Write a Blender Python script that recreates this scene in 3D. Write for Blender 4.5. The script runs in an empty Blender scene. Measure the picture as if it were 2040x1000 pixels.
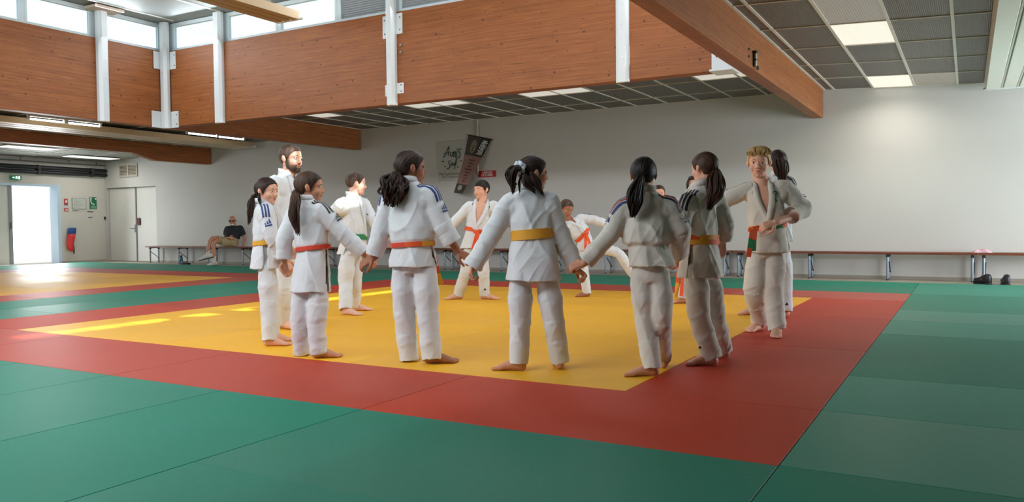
import bpy, bmesh, math, random
import numpy as np
from mathutils import Vector, Matrix
from mathutils.bvhtree import BVHTree

random.seed(7); RNG = np.random.default_rng(7)
scene = bpy.context.scene
COL = scene.collection
MATZ = 0.04                       # top of the judo mats above the bare floor

# ------------------------------------------------------------------ camera
FPX, YAW, PITCH, ROLL = 1600.93, -0.516279, -0.033493, -0.009544
CAM = np.array([0.6088, -3.0740, 0.9110 + MATZ])
_fw = np.array([math.sin(YAW) * math.cos(PITCH), math.cos(YAW) * math.cos(PITCH), math.sin(PITCH)])
_r0 = np.array([math.cos(YAW), -math.sin(YAW), 0.0]); _u0 = np.cross(_r0, _fw)
CR = _r0 * math.cos(ROLL) + _u0 * math.sin(ROLL)
CU = _u0 * math.cos(ROLL) - _r0 * math.sin(ROLL)
CF = _fw
cam = bpy.data.cameras.new('camera'); camo = bpy.data.objects.new('camera', cam); COL.objects.link(camo)
cam.sensor_width = 36.0; cam.lens = FPX / 2040 * 36.0; cam.clip_start = 0.05; cam.clip_end = 200
camo.matrix_world = Matrix(((CR[0], CU[0], -CF[0], CAM[0]), (CR[1], CU[1], -CF[1], CAM[1]), (CR[2], CU[2], -CF[2], CAM[2]), (0, 0, 0, 1)))
scene.camera = camo

# ------------------------------------------------------------------ light and exposure
scene.view_settings.view_transform = 'Standard'
scene.view_settings.look = 'None'
scene.view_settings.gamma = 1.0
scene.view_settings.use_curve_mapping = False
scene.view_settings.exposure = 0.20
world = bpy.data.worlds.new('sky'); scene.world = world; world.use_nodes = True
wn = world.node_tree.nodes; wb = wn['Background']
wb.inputs[0].default_value = (0.93, 0.98, 1.0, 1); wb.inputs[1].default_value = 1.3

def lamp(name, kind, loc, target, energy, color=(1, 1, 1), size=(1, 1)):
    d = bpy.data.lights.new(name, kind); o = bpy.data.objects.new(name, d); COL.objects.link(o)
    d.energy = energy; d.color = color
    if kind == 'AREA':
        d.shape = 'RECTANGLE'; d.size, d.size_y = size
    o.location = loc
    o.rotation_euler = (Vector(target) - Vector(loc)).to_track_quat('-Z', 'Y').to_euler()
    return o
sun = lamp('sun', 'SUN', (10, 0, 12), (9, 0.03, 12 - 0.883), 8.5, (1.0, 0.95, 0.86)); sun.data.angle = 0.012
# added fill light behind the photographer, then daylight from the glazed right end, the clerestory and the open door
COOL = (0.90, 0.955, 1.0)
lamp('fill_front', 'AREA', (-8, -8.6, 1.7), (-6, 0, 1.2), 320, (0.93, 0.975, 1.0), (16, 2.6))
lamp('daylight_right', 'AREA', (5.7, 9.0, 1.4), (0, 9.9, 1.3), 560, (0.92, 0.96, 1.0), (4, 2.2))
lamp('daylight_clerestory_back', 'AREA', (-6.5, 6.0, 4.2), (-6.5, 0, 2.2), 85, COOL, (9, 0.5))
lamp('daylight_clerestory_left', 'AREA', (-11.3, 1.0, 4.2), (-6, 1.0, 2.2), 130, COOL, (9, 0.5))
lamp('daylight_clerestory_front', 'AREA', (-6.5, -3.8, 4.2), (-6.5, 4, 2.4), 330, COOL, (9, 0.5))
lamp('daylight_clerestory_right', 'AREA', (-1.8, 1.0, 4.2), (-8, 1.0, 2.6), 130, COOL, (9, 0.5))
lamp('daylight_door', 'AREA', (-20.7, 9.3, 1.1), (-12, 7.0, 0.4), 90, (0.92, 0.97, 1.0), (1.1, 1.9))

# ------------------------------------------------------------------ basic helpers
def srgb(r, g, b):
    def f(c):
        c /= 255.0
        return c / 12.92 if c <= 0.04045 else ((c + 0.055) / 1.055) ** 2.4
    return (f(r), f(g), f(b), 1.0)

def at(px, py, depth):
    """point that stands 'depth' metres ahead of the camera on the sight line of a photo pixel"""
    return CAM + depth * (CF + CR * (px - 1020) / FPX + CU * (500 - py) / FPX)
def depth_on_mat(px, py, z=MATZ):
    d = CF + CR * (px - 1020) / FPX + CU * (500 - py) / FPX
    return (z - CAM[2]) / d[2]
def norm(v):
    v = np.asarray(v, float); n = np.linalg.norm(v)
    return v / n if n > 1e-9 else v

class MB:
    """collects vertices and faces, then becomes one mesh object"""
    def __init__(s): s.v = []; s.f = []; s.m = []; s.n = 0
    def add(s, V, F, mi=0):
        V = np.asarray(V, float).reshape(-1, 3)
        s.v.append(V); s.f += [tuple(int(i) + s.n for i in f) for f in F]; s.m += [mi] * len(F); s.n += len(V)
        return s
    def box(s, lo, hi, mi=0):
        (x0, y0, z0), (x1, y1, z1) = lo, hi
        V = [(x0,y0,z0),(x1,y0,z0),(x1,y1,z0),(x0,y1,z0),(x0,y0,z1),(x1,y0,z1),(x1,y1,z1),(x0,y1,z1)]
        return s.add(V, [(0,3,2,1),(4,5,6,7),(0,1,5,4),(1,2,6,5),(2,3,7,6),(3,0,4,7)], mi)
    def obox(s, c, ax, ay, az, mi=0):
        c, ax, ay, az = map(np.asarray, (c, ax, ay, az))
        V = [c + i*ax + j*ay + k*az for k in (-1,1) for j in (-1,1) for i in (-1,1)]
        return s.add(V, [(0,2,3,1),(4,5,7,6),(0,1,5,4),(1,3,7,5),(3,2,6,7),(2,0,4,6)], mi)
    def prism(s, poly, axis_from, axis_to, mi=0):
        """poly: list of 3-D points (one outline); extruded by axis_to-axis_from"""
        P = np.asarray(poly, float); d = np.asarray(axis_to, float) - np.asarray(axis_from, float)
        n = len(P); V = np.vstack([P, P + d])
        F = [tuple(range(n))[::-1], tuple(range(n, 2*n))] + [(i, (i+1) % n, n + (i+1) % n, n + i) for i in range(n)]
        return s.add(V, F, mi)
    def ell(s, c, A, mi=0, nu=16, nv=10):
        """ellipsoid: A = 3 semi-axis vectors (rows)"""
        A = np.asarray(A, float); V = [np.array([0,0,1.0])]
        for j in range(1, nv):
            th = math.pi * j / nv
            for i in range(nu):
                ph = 2*math.pi*i/nu; V.append(np.array([math.sin(th)*math.cos(ph), math.sin(th)*math.sin(ph), math.cos(th)]))
        V.append(np.array([0,0,-1.0])); V = np.array(V) @ A + np.asarray(c)
        F = [(0, 1+i, 1+(i+1) % nu) for i in range(nu)]
        for j in range(nv-2):
            a = 1 + j*nu; b = a + nu
            F += [(a+i, b+i, b+(i+1) % nu, a+(i+1) % nu) for i in range(nu)]
        L = len(V)-1; a = 1+(nv-2)*nu
        F += [(L, a+(i+1) % nu, a+i) for i in range(nu)]
        if np.linalg.det(A) < 0: F = [f[::-1] for f in F]
        return s.add(V, F, mi)
    def rings(s, R, seg=28, mi=0, power=1.0):
        """R: list of (centre, half-axis vector a, half-axis vector b); capped loft"""
        V = []
        for c, a, b in R:
            for i in range(seg):
                t = 2*math.pi*i/seg; ct, st = math.cos(t), math.sin(t)
                if power != 1.0: ct = math.copysign(abs(ct)**power, ct); st = math.copysign(abs(st)**power, st)
                V.append(np.asarray(c) + np.asarray(a)*ct + np.asarray(b)*st)
        n = len(R); F = []
        for k in range(n-1):
            p, q = k*seg, (k+1)*seg
            F += [(p+i, p+(i+1) % seg, q+(i+1) % seg, q+i) for i in range(seg)]
        V.append(np.asarray(R[0][0])); V.append(np.asarray(R[-1][0])); a = n*seg
        F += [(a, (i+1) % seg, i) for i in range(seg)] + [(a+1, (n-1)*seg+i, (n-1)*seg+(i+1) % seg) for i in range(seg)]
        # outward orientation
        c0, a0, b0 = R[0]; d = np.asarray(R[-1][0]) - np.asarray(c0)
        if np.dot(np.cross(a0, b0), d) < 0: F = [f[::-1] for f in F]
        return s.add(np.array(V), F, mi)
    def tube(s, P, r, seg=12, sub=4, hint=None, caps=True, cup=0.0, mi=0):
        """smooth tapered tube through P; r: radii or (ra, rb) pairs, ra along the hint direction"""
        P = np.asarray(P, float); n = len(P)
        Rr = np.array([(q, q) if np.isscalar(q) else q for q in r], float)
        if n == 2: sub = max(sub, 2)
        T = np.linspace(0, n-1, (n-1)*sub+1); pts = []; rad = []
        for t in T:
            i = min(int(t), n-2); u = t-i
            p0, p1, p2, p3 = P[max(i-1,0)], P[i], P[i+1], P[min(i+2,n-1)]
            if n > 2:
                pts.append(0.5*((2*p1)+(-p0+p2)*u+(2*p0-5*p1+4*p2-p3)*u*u+(-p0+3*p1-3*p2+p3)*u**3))
            else: pts.append(p1+(p2-p1)*u)
            rad.append(Rr[i]*(1-u)+Rr[i+1]*u)
        pts = np.array(pts); rad = np.array(rad); m = len(pts)
        tan = np.gradient(pts, axis=0); tan /= np.maximum(np.linalg.norm(tan, axis=1)[:,None], 1e-9)
        h = np.asarray(hint if hint is not None else ((0,0,1) if abs(tan[0][2]) < 0.9 else (0,1,0)), float)
        Rg = []
        a = h - tan[0]*np.dot(h, tan[0]); a = norm(a)
        for k in range(m):
            if hint is not None:
                a2 = h - tan[k]*np.dot(h, tan[k])
                if np.linalg.norm(a2) > 0.15: a = norm(a2)
            a = norm(a - tan[k]*np.dot(a, tan[k])); b = np.cross(tan[k], a)
            Rg.append((pts[k], a*rad[k][0], b*rad[k][1]))
        if caps:
            c, A, B = Rg[0]; rm = (rad[0][0]+rad[0][1])/2
            pre = [(c - tan[0]*rm*q, A*w, B*w) for q, w in ((0.9,0.42),(0.55,0.82))]
            c, A, B = Rg[-1]; rm = (rad[-1][0]+rad[-1][1])/2
            if cup > 0:
                post = [(c, A*0.80, B*0.80), (c - tan[-1]*cup, A*0.74, B*0.74)]
            else:
                post = [(c + tan[-1]*rm*q, A*w, B*w) for q, w in ((0.55,0.82),(0.9,0.42))]
            Rg = pre + Rg + post
        return s.rings(Rg, seg, mi)
    def strip(s, P, W, thick, N=None, mi=0):
        """flat band along P, half-width vectors W, thickness along N"""
        P = np.asarray(P, float); n = len(P); V = []
        for i in range(n):
            w = np.asarray(W[i] if np.ndim(W) == 2 else W, float)
            t = P[min(i+1,n-1)] - P[max(i-1,0)]
            nn = norm(np.cross(t, w)) if N is None else norm(N[i] if np.ndim(N) == 2 else N)
            for q in (P[i]-w+nn*thick/2, P[i]+w+nn*thick/2, P[i]+w-nn*thick/2, P[i]-w-nn*thick/2): V.append(q)
        F = [(3,2,1,0), tuple(4*(n-1)+k for k in (0,1,2,3))]
        for i in range(n-1):
            a, b = 4*i, 4*i+4
            F += [(a+k, a+(k+1) % 4, b+(k+1) % 4, b+k) for k in range(4)]
        return s.add(V, F, mi)
    def mesh(s, name):
        me = bpy.data.meshes.new(name)
        V = np.vstack(s.v) if s.v else np.zeros((0,3))
        me.from_pydata([tuple(x) for x in V.tolist()], [], s.f)
        if any(s.m): me.polygons.foreach_set('material_index', s.m)
        me.update(); return me
    def build(s, name, mat, parent=None, loc=None, smooth=False, bevel=0.0, fix=True):
        return link_mesh(s.mesh(name), name, mat, parent, loc, smooth, bevel, fix)

def link_mesh(me, name, mat, parent=None, loc=None, smooth=False, bevel=0.0, fix=True):
    """links a mesh given in world coordinates; its origin goes to loc, or to its parent's origin"""
    if fix or bevel:
        bm = bmesh.new(); bm.from_mesh(me)
        if fix: bmesh.ops.recalc_face_normals(bm, faces=bm.faces)
        if bevel: bmesh.ops.bevel(bm, geom=list(bm.edges), offset=bevel, segments=1, affect='EDGES', profile=0.5)
        bm.to_mesh(me); bm.free()
    for m in (mat if isinstance(mat, (list, tuple)) else [mat]): me.materials.append(m)
    if smooth: me.polygons.foreach_set('use_smooth', [True]*len(me.polygons))
    o = bpy.data.objects.new(name, me); COL.objects.link(o)
    org = WORLD.get(parent.name, np.zeros(3)) if parent is not None else (np.asarray(loc, float) if loc is not None else None)
    if org is None:
        n = len(me.vertices); co = np.empty(n*3); me.vertices.foreach_get('co', co); co = co.reshape(-1,3)
        org = np.array([(co[:,0].min()+co[:,0].max())/2, (co[:,1].min()+co[:,1].max())/2, co[:,2].min()])
    me.transform(Matrix.Translation(Vector(-org)))
    if parent is not None: o.parent = parent
    else: o.location = org
    WORLD[o.name] = org
    return o
WORLD = {}
def thing(name, label, cat, loc, group=None):
    o = bpy.data.objects.new(name, None); COL.objects.link(o); o.location = loc; o.empty_display_size = 0.1
    WORLD[o.name] = np.asarray(loc, float)
    return tag(o, label, cat, group)
def tag(o, label, cat, group=None):
    o['label'] = label; o['category'] = cat
    if group: o['group'] = group
    return o
def struct(o, label=None):
    o['kind'] = 'structure'
    if label: o['label'] = label
    return o
def sempty(name, loc, label=None):
    o = bpy.data.objects.new(name, None); COL.objects.link(o); o.location = loc; WORLD[o.name] = np.asarray(loc, float)
    return struct(o, label)
def piece(src, name, parent, loc):
    """a further piece that shares src's mesh, placed at loc (world)"""
    o = src.copy(); o.name = name; COL.objects.link(o); o.parent = parent
    o.location = np.asarray(loc, float) - WORLD.get(parent.name, np.zeros(3)); WORLD[o.name] = np.asarray(loc, float)
    return o
def modmesh(mb, voxel, smooth=2, adapt=0.0, fac=0.5):
    """union of overlapping closed shells as one continuous surface"""
    me = mb.mesh('work') if isinstance(mb, MB) else mb
    o = bpy.data.objects.new('work', me); COL.objects.link(o)
    m = o.modifiers.new('r', 'REMESH'); m.mode = 'VOXEL'; m.voxel_size = voxel; m.adaptivity = adapt
    if smooth:
        m = o.modifiers.new('s', 'SMOOTH'); m.factor = fac; m.iterations = smooth
    dg = bpy.context.evaluated_depsgraph_get()
    out = bpy.data.meshes.new_from_object(o.evaluated_get(dg), depsgraph=dg)
    bpy.data.objects.remove(o); bpy.data.meshes.remove(me)
    return out
def co_no(me):
    n = len(me.vertices); a = np.empty(n*3); b = np.empty(n*3)
    me.vertices.foreach_get('co', a); me.vertices.foreach_get('normal', b)
    return a.reshape(-1,3), b.reshape(-1,3)
def _hash(i, j, k):
    h = (i*374761393 + j*668265263 + k*2147483647) & 0xffffffff
    h = ((h ^ (h >> 13)) * 1274126177) & 0xffffffff
    return ((h ^ (h >> 16)) & 0xffff) / 32767.5 - 1.0
def vnoise(P):
    P = np.asarray(P); I = np.floor(P).astype(np.int64); f = P - I; u = f*f*f*(f*(f*6-15)+10)
    out = 0
    for dx in (0,1):
        for dy in (0,1):
            for dz in (0,1):
                w = (u[:,0] if dx else 1-u[:,0])*(u[:,1] if dy else 1-u[:,1])*(u[:,2] if dz else 1-u[:,2])
                out = out + w*_hash(I[:,0]+dx, I[:,1]+dy, I[:,2]+dz)
    return out
def text_mesh(txt, size, extrude=0.0, align='CENTER', bold=0.0):
    c = bpy.data.curves.new('t', 'FONT'); c.body = txt; c.size = size; c.extrude = extrude; c.align_x = align; c.align_y = 'CENTER'; c.offset = bold
    c.resolution_u = 2
    o = bpy.data.objects.new('t', c); COL.objects.link(o)
    dg = bpy.context.evaluated_depsgraph_get(); me = bpy.data.meshes.new_from_object(o.evaluated_get(dg))
    bpy.data.objects.remove(o); return me
def put_text(name, txt, size, mat, parent, org, ux, uy, extrude=0.001, align='CENTER', bold=0.0):
    me = text_mesh(txt, size, extrude, align, bold)
    ux, uy = norm(ux), norm(uy); uz = np.cross(ux, uy)
    M = Matrix(((ux[0],uy[0],uz[0],org[0]),(ux[1],uy[1],uz[1],org[1]),(ux[2],uy[2],uz[2],org[2]),(0,0,0,1)))
    me.transform(M); return link_mesh(me, name, mat, parent, fix=False)

# ------------------------------------------------------------------ materials
def mat(name, col, rough=0.6, metal=0.0, spec=0.5, noise=None, bump=None, emit=None, sheen=0.0):
    """noise = (scale, amount) colour mottling; bump = (scale, strength, distance)"""
    m = bpy.data.materials.new(name); m.use_nodes = True; nt = m.node_tree; N = nt.nodes; L = nt.links
    b = N['Principled BSDF']; b.inputs['Base Color'].default_value = col; b.inputs['Roughness'].default_value = rough
    b.inputs['Metallic'].default_value = metal; b.inputs['Specular IOR Level'].default_value = spec
    if sheen: b.inputs['Sheen Weight'].default_value = sheen
    if emit: b.inputs['Emission Color'].default_value = emit[0]; b.inputs['Emission Strength'].default_value = emit[1]
    if noise or bump:
        tc = N.new('ShaderNodeTexCoord')
    if noise:
        t = N.new('ShaderNodeTexNoise'); t.inputs['Scale'].default_value = noise[0]; t.inputs['Detail'].default_value = 5
        L.new(tc.outputs['Object'], t.inputs['Vector'])
        mx = N.new('ShaderNodeMix'); mx.data_type = 'RGBA'; mx.blend_type = 'MULTIPLY'; mx.inputs[0].default_value = 1.0
        rp = N.new('ShaderNodeMapRange'); rp.inputs[1].default_value = 0.3; rp.inputs[2].default_value = 0.7
        rp.inputs[3].default_value = 1-noise[1]; rp.inputs[4].default_value = 1+noise[1]*0.5
        L.new(t.outputs['Fac'], rp.inputs[0])
        mx.inputs[6].default_value = col; L.new(rp.outputs[0], mx.inputs[7]); L.new(mx.outputs[2], b.inputs['Base Color'])
    if bump:
        t = N.new('ShaderNodeTexNoise'); t.inputs['Scale'].default_value = bump[0]; t.inputs['Detail'].default_value = 3
        L.new(tc.outputs['Object'], t.inputs['Vector'])
        bp = N.new('ShaderNodeBump'); bp.inputs['Strength'].default_value = bump[1]; bp.inputs['Distance'].default_value = bump[2]
        L.new(t.outputs['Fac'], bp.inputs['Height']); L.new(bp.outputs[0], b.inputs['Normal'])
    return m

def wood_mat(name, dark, mid, light, axis, lam=0.045, rough=0.5):
    """glued laminated timber: laminations stacked in z, grain along 'axis' (0 = x, 1 = y), small dark knots"""
    m = bpy.data.materials.new(name); m.use_nodes = True; nt = m.node_tree; N = nt.nodes; L = nt.links
    b = N['Principled BSDF']; b.inputs['Roughness'].default_value = rough; b.inputs['Specular IOR Level'].default_value = 0.35
    g = N.new('ShaderNodeNewGeometry')
    def mapping(sx, sy, sz):
        mp = N.new('ShaderNodeMapping'); s = [sx, sy, sz]
        if axis == 1: s = [sy, sx, sz]
        mp.inputs['Scale'].default_value = s; L.new(g.outputs['Position'], mp.inputs['Vector']); return mp
    def tex(mp, scale, det=4, dist=0.0):
        t = N.new('ShaderNodeTexNoise'); t.inputs['Scale'].default_value = scale; t.inputs['Detail'].default_value = det
        t.inputs['Distortion'].default_value = dist; L.new(mp.outputs[0], t.inputs['Vector']); return t
    grain = tex(mapping(0.8, 6, 34), 1.6, 6, 0.12)
    ramp = N.new('ShaderNodeValToRGB'); e = ramp.color_ramp.elements
    e[0].position = 0.30; e[0].color = dark; e[1].position = 0.72; e[1].color = light; x = e.new(0.52); x.color = mid
    L.new(grain.outputs['Fac'], ramp.inputs['Fac'])
    # tone of each lamination
    sep = N.new('ShaderNodeSeparateXYZ'); L.new(g.outputs['Position'], sep.inputs[0])
    fl = N.new('ShaderNodeMath'); fl.operation = 'SNAP'; fl.inputs[1].default_value = lam; L.new(sep.outputs[2], fl.inputs[0])
    al = N.new('ShaderNodeMath'); al.operation = 'MULTIPLY'; al.inputs[1].default_value = 0.35; L.new(sep.outputs[axis], al.inputs[0])
    wob = N.new('ShaderNodeCombineXYZ'); L.new(al.outputs[0], wob.inputs[0]); L.new(fl.outputs[0], wob.inputs[2])
    lamn = N.new('ShaderNodeTexNoise'); lamn.inputs['Scale'].default_value = 9.0; lamn.inputs['Detail'].default_value = 0
    L.new(wob.outputs[0], lamn.inputs['Vector'])
    mr = N.new('ShaderNodeMapRange'); mr.inputs[1].default_value = 0.3; mr.inputs[2].default_value = 0.7; mr.inputs[3].default_value = 0.95; mr.inputs[4].default_value = 1.05
    L.new(lamn.outputs['Fac'], mr.inputs[0])
    mul = N.new('ShaderNodeMix'); mul.data_type = 'RGBA'; mul.blend_type = 'MULTIPLY'; mul.inputs[0].default_value = 1
    L.new(ramp.outputs[0], mul.inputs[6]); L.new(mr.outputs[0], mul.inputs[7])
    # glue lines
    md = N.new('ShaderNodeMath'); md.operation = 'PINGPONG'; md.inputs[1].default_value = lam/2; L.new(sep.outputs[2], md.inputs[0])
    # long hairline cracks
    crk = tex(mapping(2.2, 3, 60), 1.0, 2, 0.2)
    cr = N.new('ShaderNodeMapRange'); cr.inputs[1].default_value = 0.27; cr.inputs[2].default_value = 0.33; cr.inputs[3].default_value = 0.5; cr.inputs[4].default_value = 1.0
    L.new(crk.outputs['Fac'], cr.inputs[0])
    mul2 = N.new('ShaderNodeMix'); mul2.data_type = 'RGBA'; mul2.blend_type = 'MULTIPLY'; mul2.inputs[0].default_value = 1
    L.new(mul.outputs[2], mul2.inputs[6]); L.new(cr.outputs[0], mul2.inputs[7])
    # knots
    fl2 = tex(mapping(2.4, 3, 20), 1.3, 3, 0.3)
    fr = N.new('ShaderNodeMapRange'); fr.inputs[1].default_value = 0.60; fr.inputs[2].default_value = 0.76; fr.inputs[3].default_value = 0.0; fr.inputs[4].default_value = 0.45; L.new(fl2.outputs['Fac'], fr.inputs[0])
    pale = N.new('ShaderNodeMix'); pale.data_type = 'RGBA'; L.new(fr.outputs[0], pale.inputs[0]); L.new(mul2.outputs[2], pale.inputs[6]); pale.inputs[7].default_value = (min(1, light[0]*1.35), light[1]*1.45, light[2]*1.7, 1)
    wv = tex(mapping(0.35, 1, 0.35), 1.0, 1, 0.0); wa = N.new('ShaderNodeMath'); wa.operation = 'MULTIPLY_ADD'; wa.inputs[1].default_value = 0.03; L.new(wv.outputs['Fac'], wa.inputs[0]); L.new(sep.outputs[2], wa.inputs[2])
    sm = N.new('ShaderNodeMath'); sm.operation = 'PINGPONG'; sm.inputs[1].default_value = 0.21; L.new(wa.outputs[0], sm.inputs[0])
    sr_ = N.new('ShaderNodeMapRange'); sr_.inputs[1].default_value = 0.0; sr_.inputs[2].default_value = 0.004; sr_.inputs[3].default_value = 0.5; sr_.inputs[4].default_value = 1.0; L.new(sm.outputs[0], sr_.inputs[0])
    prev = N.new('ShaderNodeMix'); prev.data_type = 'RGBA'; prev.blend_type = 'MULTIPLY'; prev.inputs[0].default_value = 1
    L.new(pale.outputs[2], prev.inputs[6]); L.new(sr_.outputs[0], prev.inputs[7])
    for sc_, r0, r1 in ((3.4, 0.028, 0.062), (6.5, 0.030, 0.060)):
        cx = N.new('ShaderNodeCombineXYZ'); ax_ = N.new('ShaderNodeMath'); ax_.operation = 'MULTIPLY'; ax_.inputs[1].default_value = 0.8
        L.new(sep.outputs[axis], ax_.inputs[0]); L.new(ax_.outputs[0], cx.inputs[0]); L.new(sep.outputs[2], cx.inputs[1])
        vo = N.new('ShaderNodeTexVoronoi'); vo.voronoi_dimensions = '2D'; vo.inputs['Scale'].default_value = sc_; vo.inputs['Randomness'].default_value = 1.0
        L.new(cx.outputs[0], vo.inputs['Vector'])
        # some cells carry no knot
        wk = N.new('ShaderNodeSeparateColor'); L.new(vo.outputs['Color'], wk.inputs[0])
        ad = N.new('ShaderNodeMath'); ad.operation = 'GREATER_THAN'; ad.inputs[1].default_value = 0.48; L.new(wk.outputs[0], ad.inputs[0])
        dd = N.new('ShaderNodeMath'); dd.operation = 'ADD'; L.new(vo.outputs['Distance'], dd.inputs[0]); L.new(ad.outputs[0], dd.inputs[1])
        kn = N.new('ShaderNodeMapRange'); kn.inputs[1].default_value = r0; kn.inputs[2].default_value = r1; kn.inputs[3].default_value = 0.34; kn.inputs[4].default_value = 1.0
        L.new(dd.outputs[0], kn.inputs[0])
        mul3 = N.new('ShaderNodeMix'); mul3.data_type = 'RGBA'; mul3.blend_type = 'MULTIPLY'; mul3.inputs[0].default_value = 1
        L.new(prev.outputs[2], mul3.inputs[6]); L.new(kn.outputs[0], mul3.inputs[7]); prev = mul3
    L.new(mul3.outputs[2], b.inputs['Base Color'])
    bp = N.new('ShaderNodeBump'); bp.inputs['Strength'].default_value = 0.25; bp.inputs['Distance'].default_value = 0.004
    L.new(grain.outputs['Fac'], bp.inputs['Height']); L.new(bp.outputs[0], b.inputs['Normal'])
    return m

def mat_mat(name, col, rough, var=0.08):
    """judo mat vinyl: each mat a little different, faint scuffs, fine rice-straw relief"""
    m = bpy.data.materials.new(name); m.use_nodes = True; nt = m.node_tree; N = nt.nodes; L = nt.links
    b = N['Principled BSDF']; b.inputs['Roughness'].default_value = rough; b.inputs['Specular IOR Level'].default_value = 0.22
    oi = N.new('ShaderNodeObjectInfo'); g = N.new('ShaderNodeNewGeometry')
    mr = N.new('ShaderNodeMapRange'); mr.inputs[3].default_value = 1-var; mr.inputs[4].default_value = 1+var; L.new(oi.outputs['Random'], mr.inputs[0])
    t = N.new('ShaderNodeTexNoise'); t.inputs['Scale'].default_value = 1.3; t.inputs['Detail'].default_value = 6; L.new(g.outputs['Position'], t.inputs['Vector'])
    m2 = N.new('ShaderNodeMapRange'); m2.inputs[1].default_value = 0.3; m2.inputs[2].default_value = 0.7; m2.inputs[3].default_value = 0.96; m2.inputs[4].default_value = 1.04; L.new(t.outputs['Fac'], m2.inputs[0])
    mm = N.new('ShaderNodeMath'); mm.operation = 'MULTIPLY'; L.new(mr.outputs[0], mm.inputs[0]); L.new(m2.outputs[0], mm.inputs[1])
    mx = N.new('ShaderNodeMix'); mx.data_type = 'RGBA'; mx.blend_type = 'MULTIPLY'; mx.inputs[0].default_value = 1
    mx.inputs[6].default_value = col; L.new(mm.outputs[0], mx.inputs[7])
    sc = N.new('ShaderNodeTexNoise'); sc.inputs['Scale'].default_value = 5.0; sc.inputs['Detail'].default_value = 8; sc.inputs['Roughness'].default_value = 0.7
    mp = N.new('ShaderNodeMapping'); mp.inputs['Scale'].default_value = (1, 3, 1); mp.inputs['Rotation'].default_value = (0, 0, 0.5); L.new(g.outputs['Position'], mp.inputs['Vector']); L.new(mp.outputs[0], sc.inputs['Vector'])
    sr = N.new('ShaderNodeMapRange'); sr.inputs[1].default_value = 0.66; sr.inputs[2].default_value = 0.8; sr.inputs[3].default_value = 0.0; sr.inputs[4].default_value = 0.25; L.new(sc.outputs['Fac'], sr.inputs[0])
    m3 = N.new('ShaderNodeMix'); m3.data_type = 'RGBA'; L.new(sr.outputs[0], m3.inputs[0]); L.new(mx.outputs[2], m3.inputs[6]); m3.inputs[7].default_value = (0.55, 0.6, 0.58, 1)
    L.new(m3.outputs[2], b.inputs['Base Color'])
    w = N.new('ShaderNodeTexNoise'); w.inputs['Scale'].default_value = 90; mp2 = N.new('ShaderNodeMapping'); mp2.inputs['Scale'].default_value = (1, 4, 1)
    L.new(g.outputs['Position'], mp2.inputs['Vector']); L.new(mp2.outputs[0], w.inputs['Vector'])
    bp = N.new('ShaderNodeBump'); bp.inputs['Strength'].default_value = 0.12; bp.inputs['Distance'].default_value = 0.002; L.new(w.outputs['Fac'], bp.inputs['Height']); L.new(bp.outputs[0], b.inputs['Normal'])
    rr = N.new('ShaderNodeMapRange'); rr.inputs[3].default_value = rough-0.05; rr.inputs[4].default_value = rough+0.07; L.new(oi.outputs['Random'], rr.inputs[0]); L.new(rr.outputs[0], b.inputs['Roughness'])
    return m

def glass_mat(name, tint=(0.9, 0.97, 1.0, 1), gloss=0.08):
    m = bpy.data.materials.new(name); m.use_nodes = True; nt = m.node_tree; N = nt.nodes; L = nt.links
    N.remove(N['Principled BSDF']); out = N['Material Output']
    a = N.new('ShaderNodeBsdfTransparent'); a.inputs[0].default_value = tint
    g = N.new('ShaderNodeBsdfGlossy'); g.inputs['Roughness'].default_value = 0.05
    mx = N.new('ShaderNodeMixShader'); mx.inputs[0].default_value = gloss
    L.new(a.outputs[0], mx.inputs[1]); L.new(g.outputs[0], mx.inputs[2]); L.new(mx.outputs[0], out.inputs[0])
    return m

def rib_mat(name, col, rough, metal, axis, pitch, depth, emit=0.0, ecol=(1,1,1,1)):
    """sheet with fine ribs running along y (axis = 0: ribs repeat in x)"""
    m = mat(name, col, rough, metal); nt = m.node_tree; N = nt.nodes; L = nt.links; b = N['Principled BSDF']
    g = N.new('ShaderNodeNewGeometry'); s = N.new('ShaderNodeSeparateXYZ'); L.new(g.outputs['Position'], s.inputs[0])
    k = N.new('ShaderNodeMath'); k.operation = 'MULTIPLY'; k.inputs[1].default_value = 2*math.pi/pitch; L.new(s.outputs[axis], k.inputs[0])
    sn = N.new('ShaderNodeMath'); sn.operation = 'SINE'; L.new(k.outputs[0], sn.inputs[0])
    bp = N.new('ShaderNodeBump'); bp.inputs['Strength'].default_value = 0.6; bp.inputs['Distance'].default_value = depth; L.new(sn.outputs[0], bp.inputs['Height']); L.new(bp.outputs[0], b.inputs['Normal'])
    mr = N.new('ShaderNodeMapRange'); mr.inputs[1].default_value = -1; mr.inputs[2].default_value = 1; mr.inputs[3].default_value = 0.9; mr.inputs[4].default_value = 1.05; L.new(sn.outputs[0], mr.inputs[0])
    mx = N.new('ShaderNodeMix'); mx.data_type = 'RGBA'; mx.blend_type = 'MULTIPLY'; mx.inputs[0].default_value = 1; mx.inputs[6].default_value = col; L.new(mr.outputs[0], mx.inputs[7]); L.new(mx.outputs[2], b.inputs['Base Color'])
    if emit:
        b.inputs['Emission Color'].default_value = ecol
        e = N.new('ShaderNodeMath'); e.operation = 'MULTIPLY'; e.inputs[1].default_value = emit; L.new(mr.outputs[0], e.inputs[0]); L.new(e.outputs[0], b.inputs['Emission Strength'])
    return m
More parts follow.
